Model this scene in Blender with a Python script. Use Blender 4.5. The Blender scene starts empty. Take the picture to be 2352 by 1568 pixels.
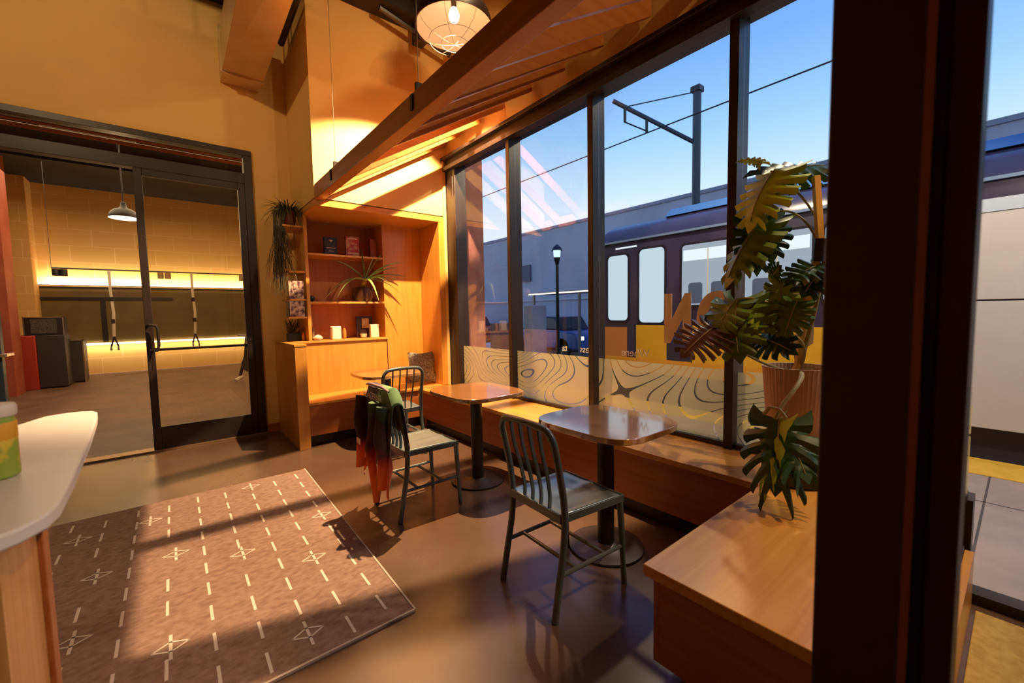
import bpy, bmesh, math, random
from mathutils import Vector, Matrix
random.seed(7)
S = bpy.context.scene
COL = S.collection

# ------------------------------------------------------------------ camera
CAMH = 1.37
ROT = Matrix(((0.775, 0.057, -0.630), (-0.632, 0.042, -0.774), (-0.018, 0.997, 0.069)))
FPX, CX, CY = 963.0, 1176.0, 784.0
def _orth(m):
    x = Vector((m[0][0], m[1][0], m[2][0])).normalized()
    z = Vector((m[0][2], m[1][2], m[2][2])); z = (z - x * z.dot(x)).normalized()
    y = z.cross(x)
    return Matrix(((x.x, y.x, z.x), (x.y, y.y, z.y), (x.z, y.z, z.z)))
ROT = _orth(ROT)
cd = bpy.data.cameras.new('camera'); cam = bpy.data.objects.new('camera', cd); COL.objects.link(cam)
cam.matrix_world = Matrix.Translation((0, 0, CAMH)) @ ROT.to_4x4()
cd.sensor_width = 36; cd.lens = 36 * FPX / 2352; cd.clip_start = 0.05; cd.clip_end = 500
cd.dof.use_dof = True; cd.dof.focus_distance = 3.2; cd.dof.aperture_fstop = 2.0
S.camera = cam

# ------------------------------------------------------------------ world: dusk sky
W = bpy.data.worlds.new('dusk_sky'); S.world = W; W.use_nodes = True
nt = W.node_tree; nt.nodes.clear()
def _n(nt, t, **k):
    n = nt.nodes.new(t)
    for a, b in k.items(): setattr(n, a, b)
    return n
out = _n(nt, 'ShaderNodeOutputWorld'); bg = _n(nt, 'ShaderNodeBackground')
tc = _n(nt, 'ShaderNodeTexCoord'); sx = _n(nt, 'ShaderNodeSeparateXYZ'); rp = _n(nt, 'ShaderNodeValToRGB')
nt.links.new(tc.outputs['Generated'], sx.inputs[0]); nt.links.new(sx.outputs['Z'], rp.inputs[0])
e = rp.color_ramp.elements
e[0].position = 0.0; e[0].color = (.72, .80, .90, 1)
e[1].position = 0.75; e[1].color = (.10, .27, .80, 1)
for p, c in ((.18, (.76, .85, .96, 1)), (.27, (.52, .73, .96, 1)), (.36, (.31, .58, .93, 1)), (.48, (.18, .40, .86, 1))):
    q = rp.color_ramp.elements.new(p); q.color = c
nt.links.new(rp.outputs[0], bg.inputs[0]); bg.inputs[1].default_value = 1.3
nt.links.new(bg.outputs[0], out.inputs[0])

# ------------------------------------------------------------------ exposure
V = S.view_settings
S.display_settings.display_device = 'sRGB'
V.view_transform = 'Standard'; V.look = 'None'; V.exposure = -0.15; V.gamma = 1.0; V.use_curve_mapping = False

# ------------------------------------------------------------------ lights
WARM = (1.0, 0.60, 0.26)
def point(loc, watt, color=WARM, r=.05):
    l = bpy.data.lights.new('lamp_light', 'POINT'); l.energy = watt; l.color = color; l.shadow_soft_size = r
    o = bpy.data.objects.new('lamp_light', l); o.location = loc; COL.objects.link(o); return o
def area(loc, rot, sx_, sy_, watt, color=WARM, spread=math.pi):
    l = bpy.data.lights.new('area_light', 'AREA'); l.shape = 'RECTANGLE'; l.size = sx_; l.size_y = sy_; l.energy = watt; l.color = color; l.spread = spread
    o = bpy.data.objects.new('area_light', l); o.location = loc; o.rotation_euler = rot; COL.objects.link(o); return o
def spot(loc, aim, watt, ang, color=WARM, blend=.25, r=.05):
    l = bpy.data.lights.new('spot_light', 'SPOT'); l.energy = watt; l.color = color; l.spot_size = math.radians(ang); l.spot_blend = blend; l.shadow_soft_size = r
    o = bpy.data.objects.new('spot_light', l); o.location = loc
    o.rotation_euler = (Vector(aim) - Vector(loc)).to_track_quat('-Z', 'Y').to_euler(); COL.objects.link(o); return o
LAMP = Vector((2.22, 3.50, 4.13))
spot(LAMP - Vector((.03, 0, .068)), LAMP + Vector((-.20, .28, -1.068)), 2050, 94, (1.0, .68, .38), .32, .022)          # bulb of the pendant in view
spot((-1.2, 2.8, 4.5), (-.2, 5.66, 3.3), 160, 92, (1.0, .66, .34), .9)  # added wall wash, brightens the door wall; no fixture there
spot((2.2, 3.0, 4.55), (1.75, 4.63, 3.3), 50, 135, (1.0, .66, .34), .8)  # added unseen wash for the alcove wall and window header
spot((2.0, -1.6, 4.3), (2.1, 2.4, 3.05), 170, 46, (1.0, .66, .34), .6)           # added unseen spot, brightens the trellis fins
spot((1.2, -.8, 3.3), (-.42, 1.45, .75), 230, 32, (1.0, .70, .42), .6)           # added spot to brighten the bar counter            # unseen, no fixture there
spot((2.3, -.9, 4.45), (2.35, .3, 0), 330, 44, (1.0, .66, .34), .6)                 # added unseen spot behind the camera for the near corner
# gym room
area((-.3, 10.5, 4.15), (0, 0, 0), 4.5, 5, 230, (1.0, .70, .40))
point((-.46, 9.0, 2.88), 45, (1.0, .72, .42), .05)
# added warm spots outside, for the pavement and the window film
spot((3.6, -.6, 3.4), (4.4, .4, 0), 170, 120, (1.0, .80, .58))
spot((4.7, 2.2, 4.4), (4.0, 2.4, 0), 330, 140, (1.0, .82, .52))

# ------------------------------------------------------------------ pixel helpers: a photo pixel on a world plane gives a world point
def _ray(px, py): return ROT @ Vector((px - CX, -(py - CY), -FPX))
def atx(px, py, x): r = _ray(px, py); return Vector((0, 0, CAMH)) + r * (x / r.x)
def aty(px, py, y): r = _ray(px, py); return Vector((0, 0, CAMH)) + r * (y / r.y)
def atz(px, py, z): r = _ray(px, py); return Vector((0, 0, CAMH)) + r * ((z - CAMH) / r.z)

# ------------------------------------------------------------------ materials
MATS = {}
def mat(name, color, rough=.5, metal=0, spec=.5, coat=0, emit=None, estr=1, sheen=0, trans=0):
    if name in MATS: return MATS[name]
    m = bpy.data.materials.new(name); m.use_nodes = True
    b = m.node_tree.nodes['Principled BSDF']
    b.inputs['Base Color'].default_value = (*color, 1); b.inputs['Roughness'].default_value = rough
    b.inputs['Metallic'].default_value = metal; b.inputs['Specular IOR Level'].default_value = spec
    b.inputs['Coat Weight'].default_value = coat; b.inputs['Coat Roughness'].default_value = .15
    if sheen: b.inputs['Sheen Weight'].default_value = sheen
    if trans: b.inputs['Transmission Weight'].default_value = trans
    if emit: b.inputs['Emission Color'].default_value = (*emit, 1); b.inputs['Emission Strength'].default_value = estr
    MATS[name] = m; return m
def mottled(name, c1, c2, scale=3, stretch=(1, 1, 1), rough=.5, bump=0.0, detail=6, metal=0, spec=.5, coat=0, lo=.35, hi=.65, r2=None, distort=0.0):
    if name in MATS: return MATS[name]
    m = mat(name, c1, rough, metal, spec, coat); t = m.node_tree; b = t.nodes['Principled BSDF']
    tc = _n(t, 'ShaderNodeTexCoord'); mp = _n(t, 'ShaderNodeMapping'); no = _n(t, 'ShaderNodeTexNoise'); r = _n(t, 'ShaderNodeValToRGB')
    mp.inputs['Scale'].default_value = stretch; no.inputs['Scale'].default_value = scale; no.inputs['Detail'].default_value = detail
    no.inputs['Distortion'].default_value = distort
    t.links.new(tc.outputs['Object'], mp.inputs[0]); t.links.new(mp.outputs[0], no.inputs['Vector']); t.links.new(no.outputs['Fac'], r.inputs[0])
    r.color_ramp.elements[0].position = lo; r.color_ramp.elements[0].color = (*c1, 1)
    r.color_ramp.elements[1].position = hi; r.color_ramp.elements[1].color = (*c2, 1)
    t.links.new(r.outputs[0], b.inputs['Base Color'])
    if bump:
        bp = _n(t, 'ShaderNodeBump'); bp.inputs['Strength'].default_value = bump; bp.inputs['Distance'].default_value = .01
        t.links.new(no.outputs['Fac'], bp.inputs['Height']); t.links.new(bp.outputs[0], b.inputs['Normal'])
    if r2 is not None:
        mr = _n(t, 'ShaderNodeMapRange'); mr.inputs['To Min'].default_value = rough; mr.inputs['To Max'].default_value = r2
        t.links.new(no.outputs['Fac'], mr.inputs[0]); t.links.new(mr.outputs[0], b.inputs['Roughness'])
    return m
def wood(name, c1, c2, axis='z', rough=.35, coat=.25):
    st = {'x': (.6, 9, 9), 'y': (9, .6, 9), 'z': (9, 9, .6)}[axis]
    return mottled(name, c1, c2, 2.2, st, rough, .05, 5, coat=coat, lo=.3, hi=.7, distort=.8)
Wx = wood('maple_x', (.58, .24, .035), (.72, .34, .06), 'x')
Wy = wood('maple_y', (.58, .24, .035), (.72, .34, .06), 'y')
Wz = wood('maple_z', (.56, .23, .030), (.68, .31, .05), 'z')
Wdx = wood('wood_shaded_x', (.34, .085, .018), (.46, .14, .03), 'x', .45, .1)  # darker, redder copy of the maple: bench-front shade put into the colour
Wdy = wood('wood_shaded_y', (.34, .085, .018), (.46, .14, .03), 'y', .45, .1)
PAINT = mottled('wall_paint', (.78, .50, .16), (.81, .53, .18), 2, rough=.8)
BLACK = mat('black_metal', (.022, .015, .012), .38, .0)
FRAME = mottled('dark_bronze_frame', (.018, .009, .007), (.024, .013, .009), 4, rough=.42)
IRON = mat('black_iron', (.020, .015, .013), .42, .2)
BASEI = mat('table_base_iron', (.055, .035, .026), .38, .3)
CONC = mottled('polished_concrete', (.09, .046, .026), (.16, .088, .05), 1.3, rough=.17, r2=.34, detail=5, spec=.7, lo=.15, hi=.85)
CHAIRM = mottled('painted_aluminium', (.085, .10, .085), (.105, .125, .105), 6, rough=.32, spec=.6)
SEATM = mottled('seat_aluminium', (.24, .31, .31), (.27, .34, .34), 6, rough=.30, spec=.8, metal=.6)
WHITE = mottled('counter_laminate', (.80, .74, .68), (.84, .79, .73), 3, rough=.35)
TERRA = mottled('terracotta', (.30, .045, .02), (.38, .07, .03), 5, rough=.6)
SOIL = mottled('soil', (.02, .012, .008), (.05, .03, .02), 30, rough=.95)
DARKC = mottled('dark_ceiling', (.012, .008, .006), (.022, .015, .012), 3, rough=.8)
STEELC = mat('steel_cable', (.55, .45, .35), .3, 1)
DUCTM = mottled('galvanised_duct', (.62, .44, .22), (.72, .52, .28), 3, rough=.42, metal=.35)
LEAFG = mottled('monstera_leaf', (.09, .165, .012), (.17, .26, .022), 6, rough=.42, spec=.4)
LEAFY = mottled('monstera_leaf_lit', (.33, .44, .02), (.46, .56, .04), 6, rough=.5, spec=.3)  # paler copy for leaves in warm light, the light put into colour
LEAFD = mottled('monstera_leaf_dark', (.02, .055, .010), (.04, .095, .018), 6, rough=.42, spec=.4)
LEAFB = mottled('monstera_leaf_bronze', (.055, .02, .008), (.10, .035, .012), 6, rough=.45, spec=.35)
STEMM = mottled('plant_stem', (.36, .26, .06), (.44, .34, .09), 6, rough=.5)

def glass_mat(name, refl=1.0, tint=(1, 1, 1)):
    m = bpy.data.materials.new(name); m.use_nodes = True; t = m.node_tree; t.nodes.clear()
    o = _n(t, 'ShaderNodeOutputMaterial'); mx = _n(t, 'ShaderNodeMixShader'); tr = _n(t, 'ShaderNodeBsdfTransparent'); gl = _n(t, 'ShaderNodeBsdfGlossy')
    fr = _n(t, 'ShaderNodeFresnel'); fr.inputs[0].default_value = 1.45
    mu = _n(t, 'ShaderNodeMath', operation='MULTIPLY'); mu.inputs[1].default_value = refl
    tr.inputs[0].default_value = (*tint, 1); gl.inputs['Roughness'].default_value = 0.0
    t.links.new(fr.outputs[0], mu.inputs[0]); t.links.new(mu.outputs[0], mx.inputs[0]); t.links.new(tr.outputs[0], mx.inputs[1]); t.links.new(gl.outputs[0], mx.inputs[2])
    t.links.new(mx.outputs[0], o.inputs[0]); return m
GLASS = glass_mat('window_glass', .14)
GLASSD = glass_mat('door_glass', 1.0, (.97, .93, .86))
def film_mat():
    m = bpy.data.materials.new('frosted_contour_film'); m.use_nodes = True; t = m.node_tree; t.nodes.clear()
    o = _n(t, 'ShaderNodeOutputMaterial'); mx = _n(t, 'ShaderNodeMixShader'); tr = _n(t, 'ShaderNodeBsdfTransparent')
    mx2 = _n(t, 'ShaderNodeMixShader'); df = _n(t, 'ShaderNodeBsdfDiffuse'); tl = _n(t, 'ShaderNodeBsdfTranslucent')
    df.inputs[0].default_value = (.86, .70, .30, 1); tl.inputs[0].default_value = (.92, .78, .36, 1); mx2.inputs[0].default_value = .55
    t.links.new(df.outputs[0], mx2.inputs[1]); t.links.new(tl.outputs[0], mx2.inputs[2])
    tc = _n(t, 'ShaderNodeTexCoord'); mp = _n(t, 'ShaderNodeMapping'); mp.inputs['Scale'].default_value = (1, .9, 1.6)
    no = _n(t, 'ShaderNodeTexNoise'); no.inputs['Scale'].default_value = 1.25; no.inputs['Detail'].default_value = 0.0
    m1 = _n(t, 'ShaderNodeMath', operation='MULTIPLY'); m1.inputs[1].default_value = 26
    m2 = _n(t, 'ShaderNodeMath', operation='FRACT'); m3 = _n(t, 'ShaderNodeMath', operation='LESS_THAN'); m3.inputs[1].default_value = .12
    m4 = _n(t, 'ShaderNodeMapRange'); m4.inputs['To Min'].default_value = .80; m4.inputs['To Max'].default_value = .12
    ge = _n(t, 'ShaderNodeNewGeometry'); t.links.new(ge.outputs['Position'], mp.inputs[0]); t.links.new(mp.outputs[0], no.inputs['Vector']); t.links.new(no.outputs['Fac'], m1.inputs[0])
    t.links.new(m1.outputs[0], m2.inputs[0]); t.links.new(m2.outputs[0], m3.inputs[0]); t.links.new(m3.outputs[0], m4.inputs[0])
    t.links.new(m4.outputs[0], mx.inputs[0]); t.links.new(tr.outputs[0], mx.inputs[1]); t.links.new(mx2.outputs[0], mx.inputs[2]); t.links.new(mx.outputs[0], o.inputs[0])
    return m
FILM = film_mat()
def emis(name, c, s):
    if name in MATS: return MATS[name]
    m = bpy.data.materials.new(name); m.use_nodes = True; t = m.node_tree; t.nodes.clear()
    o = _n(t, 'ShaderNodeOutputMaterial'); em = _n(t, 'ShaderNodeEmission'); em.inputs[0].default_value = (*c, 1); em.inputs[1].default_value = s
    t.links.new(em.outputs[0], o.inputs[0]); MATS[name] = m; return m

# ------------------------------------------------------------------ mesh builder
class MB:
    def __init__(self): self.v = []; self.f = []; self.mi = []; self.m = 0
    def add(self, vs, fs):
        o = len(self.v); self.v += [Vector(p) for p in vs]
        for f in fs: self.f.append([i + o for i in f]); self.mi.append(self.m)
        return self
    def box(self, x0, x1, y0, y1, z0, z1):
        return self.add([(x0, y0, z0), (x1, y0, z0), (x1, y1, z0), (x0, y1, z0), (x0, y0, z1), (x1, y0, z1), (x1, y1, z1), (x0, y1, z1)],
                 [(3, 2, 1, 0), (4, 5, 6, 7), (0, 1, 5, 4), (1, 2, 6, 5), (2, 3, 7, 6), (3, 0, 4, 7)])
    def prism(self, poly, h0, h1, axis='z'):
        n = len(poly)
        def P(a, b, h): return {'z': (a, b, h), 'y': (a, h, b), 'x': (h, a, b)}[axis]
        vs = [P(a, b, h0) for a, b in poly] + [P(a, b, h1) for a, b in poly]
        fs = [list(range(n))[::-1], list(range(n, 2 * n))] + [(i, (i + 1) % n, n + (i + 1) % n, n + i) for i in range(n)]
        return self.add(vs, fs)
    def tube(self, pts, r, n=10, flat=None, caps=True):
        pts = [Vector(p) for p in pts]; rs = r if isinstance(r, (list, tuple)) else [r] * len(pts)
        vs = []; up = None
        for i, p in enumerate(pts):
            d = (pts[min(i + 1, len(pts) - 1)] - pts[max(i - 1, 0)]).normalized()
            if up is None:
                up = Vector((0, 0, 1)) if abs(d.z) < .9 else Vector((0, 1, 0))
            s = d.cross(up).normalized(); up = s.cross(d).normalized()
            fx = flat or 1
            for k in range(n):
                a = 2 * math.pi * k / n
                vs.append(p + s * math.cos(a) * rs[i] + up * math.sin(a) * rs[i] * fx)
        fs = []
        for i in range(len(pts) - 1):
            for k in range(n): fs.append((i * n + k, i * n + (k + 1) % n, (i + 1) * n + (k + 1) % n, (i + 1) * n + k))
        if caps: fs.append(list(range(n))[::-1]); fs.append([(len(pts) - 1) * n + k for k in range(n)])
        return self.add(vs, fs)
    def lathe(self, prof, c=(0, 0, 0), n=32, rib=None):
        vs = []; c = Vector(c)
        for r, z in prof:
            for k in range(n):
                a = 2 * math.pi * k / n; rr = r * (1 + (rib if rib and k % 2 else 0)) if rib else r
                vs.append(c + Vector((rr * math.cos(a), rr * math.sin(a), z)))
        fs = [(i * n + k, i * n + (k + 1) % n, (i + 1) * n + (k + 1) % n, (i + 1) * n + k) for i in range(len(prof) - 1) for k in range(n)]
        fs.append(list(range(n))[::-1]); fs.append([(len(prof) - 1) * n + k for k in range(n)])
        return self.add(vs, fs)
    def grid(self, fn, nu, nv):
        vs = [fn(i / nu, j / nv) for i in range(nu + 1) for j in range(nv + 1)]
        fs = [(i * (nv + 1) + j, (i + 1) * (nv + 1) + j, (i + 1) * (nv + 1) + j + 1, i * (nv + 1) + j + 1) for i in range(nu) for j in range(nv)]
        return self.add(vs, fs)

def tag(o, label=None, cat=None, group=None, kind=None):
    if label: o['label'] = label
    if cat: o['category'] = cat
    if group: o['group'] = group
    if kind: o['kind'] = kind
    return o
def make(name, mb, m, parent=None, weld=False, bevel=0, smooth=True, solid=0, subsurf=0, label=None):
    vs = mb.v
    if parent is not None:
        off = WORLDO[parent.name]
    else:
        lo = Vector((min(v.x for v in vs), min(v.y for v in vs), min(v.z for v in vs))); hi = Vector((max(v.x for v in vs), max(v.y for v in vs), max(v.z for v in vs)))
        off = Vector(((lo.x + hi.x) / 2, (lo.y + hi.y) / 2, lo.z))
    me = bpy.data.meshes.new(name); me.from_pydata([tuple(v - off) for v in vs], [], mb.f); me.update()
    bm = bmesh.new(); bm.from_mesh(me)
    if weld: bmesh.ops.remove_doubles(bm, verts=bm.verts[:], dist=.0004)
    bmesh.ops.recalc_face_normals(bm, faces=bm.faces[:]) if not solid else None
    bm.to_mesh(me); bm.free()
    for mm in (m if isinstance(m, (list, tuple)) else [m]): me.materials.append(mm)
    if not weld:
        for p, i in zip(me.polygons, mb.mi): p.material_index = i
    if smooth: me.shade_smooth(); me.set_sharp_from_angle(angle=math.radians(38))
    o = bpy.data.objects.new(name, me); COL.objects.link(o)
    if parent is not None: o.parent = parent; o.location = (0, 0, 0)
    else: o.location = off
    WORLDO[o.name] = off
    if solid: md = o.modifiers.new('solid', 'SOLIDIFY'); md.thickness = solid; md.offset = 0
    if bevel: md = o.modifiers.new('bevel', 'BEVEL'); md.width = bevel; md.segments = 2; md.limit_method = 'ANGLE'; md.angle_limit = math.radians(50)
    if subsurf: md = o.modifiers.new('sub', 'SUBSURF'); md.levels = subsurf; md.render_levels = subsurf
    if label: o['label'] = label
    return o
WORLDO = {}
def thing(name, loc, label, cat, group=None, kind=None):
    o = bpy.data.objects.new(name, None); COL.objects.link(o); o.location = loc; o.empty_display_size = .1
    WORLDO[o.name] = Vector(loc); bpy.context.view_layer.update()
    return tag(o, label, cat, group, kind)
def struct(name, mb, m, parent=None, **k):
    o = make(name, mb, m, parent, **k)
    if parent is None: o['kind'] = 'structure'
    return o
def copy_tree(o, parent=None):
    c = o.copy(); COL.objects.link(c); c.parent = parent
    for ch in [x for x in o.children]: copy_tree(ch, c)
    return c
def rrect(x0, x1, y0, y1, r, n=8, sq=1.0):
    pts = []
    for cx, cy, a0 in ((x1 - r, y1 - r, 0), (x0 + r, y1 - r, 90), (x0 + r, y0 + r, 180), (x1 - r, y0 + r, 270)):
        for k in range(n + 1):
            a = math.radians(a0 + 90 * k / n); pts.append((cx + r * math.cos(a), cy + r * math.sin(a)))
    return pts

# ================================================================== ROOM SHELL
XW = 2.80      # window plane
YB = 5.66      # wall with the glass door
struct('floor', MB().box(-4.5, 2.93, -3.5, 5.66, -.12, 0), CONC, smooth=False)
struct('ceiling', MB().box(-4.5, 3.0, -3.5, 5.80, 4.75, 4.9), DARKC, smooth=False)
# door wall
struct('wall_door_side', MB().box(-4.5, 1.21, YB, YB + .14, 3.24, 4.75).box(.82, 1.21, YB, YB + .14, 0, 3.24).box(-4.5, -3.1, YB, YB + .14, 0, 3.24), PAINT, smooth=False)
struct('wall_alcove', MB().box(1.21, 3.0, 4.63, 5.80, 2.575, 4.75).box(1.21, 3.0, 5.60, 5.80, 0, 2.575).box(2.735, 2.86, 4.63, 5.60, 0, 2.575), PAINT, smooth=False)
struct('wall_camera_side', MB().box(-4.5, 3.0, -3.64, -3.5, 0, 4.75), PAINT, smooth=False)
struct('wall_bar_side', MB().box(-4.64, -4.5, -3.5, 5.80, 0, 4.75), PAINT, smooth=False)
struct('baseboard_door_side', MB().box(.822, .955, YB - .015, YB, 0, .10), Wdx, bevel=.002)
# wall above the window head
struct('wall_window_side', MB().box(2.76, 3.0, -3.5, 4.63, 3.235, 4.75), PAINT, smooth=False)
struct('trim_1', MB().box(2.70, 2.79, -3.5, 4.63, 3.110, 3.16).box(2.735, 2.96, -3.5, 4.63, 3.165, 3.235).box(2.68, 2.74, -3.5, 4.63, 3.235, 3.27), FRAME, bevel=.003)
# dark steel channel over the header, nearest the camera in shade
# ---- windows
MULL = [4.44, 3.40, 2.32, 1.19, -1.07, -2.2]
panes_y = [(4.41, 3.43), (3.37, 2.35), (2.29, 1.22), (1.16, .14), (.12, -1.04), (-1.10, -2.17)]
for i, y in enumerate(MULL):
    z0 = .465 if y > .5 else 0.0
    struct('window_frame_%d' % (i + 1), MB().box(2.745, 2.90, y - .028, y + .028, z0, 3.164), FRAME, bevel=.003)
struct('window_frame_8', MB().box(2.745, 2.90, 4.47, 4.628, .465, 3.164), FRAME, bevel=.003)
wall_low = struct('wall_below_window', MB().box(2.80, 2.93, .12, 4.63, 0, .47), FRAME, smooth=False)
for i, (a, b) in enumerate(panes_y):
    z0 = .475 if a > .5 else .03
    w = struct('window_%d' % (i + 1), MB().box(XW + .018, XW + .024, b, a, z0, 3.164), GLASS, smooth=False)
    make('sill', MB().box(2.775, 2.87, b, a, z0 - .01 if a > .5 else 0.0, z0 + .02), FRAME, w)
    if a > .5:
        make('frosted_film', MB().add([(XW + .012, b, z0 + .02), (XW + .012, a, z0 + .02), (XW + .012, a, .97), (XW + .012, b, .97)], [(0, 1, 2, 3)]), FILM, w, smooth=False, label='frosted privacy film with contour lines')
# lit trims left of the window
struct('trim_2', MB().box(2.700, 2.735, 4.615, 4.630, 0.47, 3.24), PAINT)

# ---- window lettering (reads from the street, so mirrored from inside)
def lettering(name, txt, y_left, z, h, label, cat='lettering', matl=None, bold=0, width=None):
    c = bpy.data.curves.new(name, 'FONT'); c.body = txt; c.size = h / .70; c.extrude = .0008; c.offset = bold
    t = bpy.data.objects.new('tmp', c); COL.objects.link(t); bpy.context.view_layer.update()
    me = bpy.data.meshes.new_from_object(t.evaluated_get(bpy.context.evaluated_depsgraph_get())); bpy.data.objects.remove(t)
    me.materials.clear(); me.materials.append(matl)
    o = bpy.data.objects.new(name, me); COL.objects.link(o)
    xs = [v.co.x for v in me.vertices]; ys = [v.co.y for v in me.vertices]; kx = width / (max(xs) - min(xs)) if width else 1; ky = h / (max(ys) - min(ys)) if width else 1
    x0_ = min(xs) if width else 0; y0_ = min(ys) if width else 0
    for v in me.vertices: v.co.x = (v.co.x - x0_) * kx; v.co.y = (v.co.y - y0_) * ky
    o.matrix_world = Matrix.Translation((XW + .028, y_left, z)) @ Matrix(((0, 0, 1), (1, 0, 0), (0, 1, 0))).to_4x4()
    tag(o, label, cat); return o
VINYL = mat('vinyl_letter', (.90, .74, .54), .6)
VINYLW = mat('vinyl_letter_white', (.92, .84, .72), .6)
lettering('window_lettering', 'Where', 1.815, 1.005, .062, 'small white word Where, mirrored, on the glass above the near table', matl=VINYLW)
lettering('window_lettering', 'fitness', 2.29, 1.005, .062, 'small white word fitness, mirrored, beside the mullion above the middle table', matl=VINYLW)
lettering('window_lettering', 'ta', 2.67, 1.005, .062, 'small white letters ta, mirrored, farthest left of the small window words', matl=VINYLW)
lettering('window_letter', 'N', 1.487, 1.125, .36, 'large tan letter N, mirrored, on the window glass', matl=VINYL, bold=.035, width=.205)
lettering('window_letter.001', 'O', 1.17, 1.120, .37, 'large tan letter O, mirrored, on the glass behind the plant leaves', matl=VINYL, bold=.03, width=.275)
lettering('window_letter.002', 'S', .76, 1.125, .355, 'large tan letter S, mirrored, behind the plant stake', matl=VINYL, bold=.03, width=.20)

# ---- door wall frame + glass door
struct('trim_3', MB().box(-3.1, .82, YB - .03, YB + .08, 3.18, 3.24).box(.74, .82, YB - .03, YB + .08, 0, 3.18).box(-3.1, .74, YB - .03, YB + .08, 2.87, 2.985), FRAME, bevel=.003)
struct('window_7', MB().box(-3.1, .74, YB + .02, YB + .028, 2.985, 3.18), GLASSD, smooth=False)
struct('trim_4', MB().box(-3.1, .82, YB - .05, YB + .10, 0.001, .018), mat('threshold', (.35, .22, .12), .35, .6))
d = thing('door_1', (.74, YB, 0), 'tall black framed glass door with pull handle, standing shut beside the open gap', 'door', kind='structure')
make('door_frame', MB().box(-.20, -.135, YB - .03, YB + .03, .01, 2.865).box(.672, .738, YB - .03, YB + .03, .01, 2.865).box(-.135, .672, YB - .03, YB + .03, 2.80, 2.865).box(-.135, .672, YB - .03, YB + .03, .01, .25), FRAME, d, bevel=.003)
make('pane', MB().box(-.135, .672, YB - .004, YB + .004, .25, 2.80), GLASSD, d, smooth=False)
make('pull_handle', MB().tube([(-.17, YB - .03, 1.05), (-.165, YB - .09, 1.05), (-.11, YB - .10, 1.06), (-.10, YB - .10, 1.10), (-.10, YB - .10, 1.26), (-.11, YB - .10, 1.30), (-.165, YB - .09, 1.31), (-.17, YB - .03, 1.31)], .013, 10), BLACK, d)
make('push_bar', MB().tube([(-.13, YB + .05, 1.05), (.67, YB + .05, 1.05)], .014, 8).box(-.135, -.11, YB + .005, YB + .06, 1.03, 1.07).box(.65, .672, YB + .005, YB + .06, 1.03, 1.07), BLACK, d)

# ================================================================== NEAR POST (window jamb beside camera)
POSTM = mottled('jamb_paint', (.045, .018, .011), (.055, .022, .013), 4, rough=.5)
post = struct('trim_5', MB().box(1.0, 1.06, .118, .256, 0, 4.7).box(1.02, 1.12, .058, .098, 0, 4.7).box(1.03, 1.11, .098, .118, 0, 4.7), POSTM, bevel=.004)
make('edge_strip', MB().box(.994, 1.0, .112, .124, 0, 4.7), mat('jamb_edge', (.30, .10, .03), .4), post)
# low timber rail at the end of the second bench
r = thing('low_rail', (2.0, .10, 0), 'low yellow timber rail with dark cap beside the glass at the near end', 'rail')
make('board', MB().box(1.36, 2.74, .105, .135, 0, .26), Wx, r, bevel=.002)
make('cap', MB().box(1.36, 2.74, .136, .160, 0, .275), BLACK, r, bevel=.002)

mt = make('warm_light_patch', MB().box(1.75, 2.70, -.75, .09, .001, .014), mottled('warm_lit_floor', (.46, .28, .05), (.58, .38, .08), 30, rough=.95, bump=.3), bevel=.003)  # added slab: the warm-lit floor put into its ochre colour
tag(mt, 'ochre slab standing in for warm light on the floor inside the glass beside the dark jamb', 'warm_light_patch')
# ================================================================== TIMBER TRELLIS
T = thing('timber_trellis', (2.0, 2.5, 2.555), 'orange timber trellis, long beam and sloping fins rising to the window head', 'trellis')
make('beam', MB().box(1.21, 1.30, -1.4, 4.622, 2.555, 2.70), wood('fir_y', (.38, .11, .016), (.50, .17, .03), 'y', .4, .15), T, bevel=.004)
FIRX = wood('fir_x', (.44, .13, .018), (.58, .20, .035), 'x', .4, .15)
for k in range(15):
    y = 4.598 if k == 0 else 3.43 + .415 * (3 - k)
    make('fin', MB().prism([(1.302, 2.575), (2.735, 3.42), (2.735, 3.56), (1.36, 2.755), (1.302, 2.72)], y - .021, y + .021, 'y'), FIRX, T, bevel=.003)
for y in (4.05, 2.40, .6):
    c = make('cable', MB().tube([(1.255, y, 2.70), (1.255, y, 4.748)], .0025, 6), STEELC, T)
    make('cable_clip', MB().box(1.235, 1.275, y - .012, y + .012, 2.68, 2.77).box(1.20, 1.24, y - .014, y + .014, 2.60, 2.69), BLACK, T)

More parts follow.
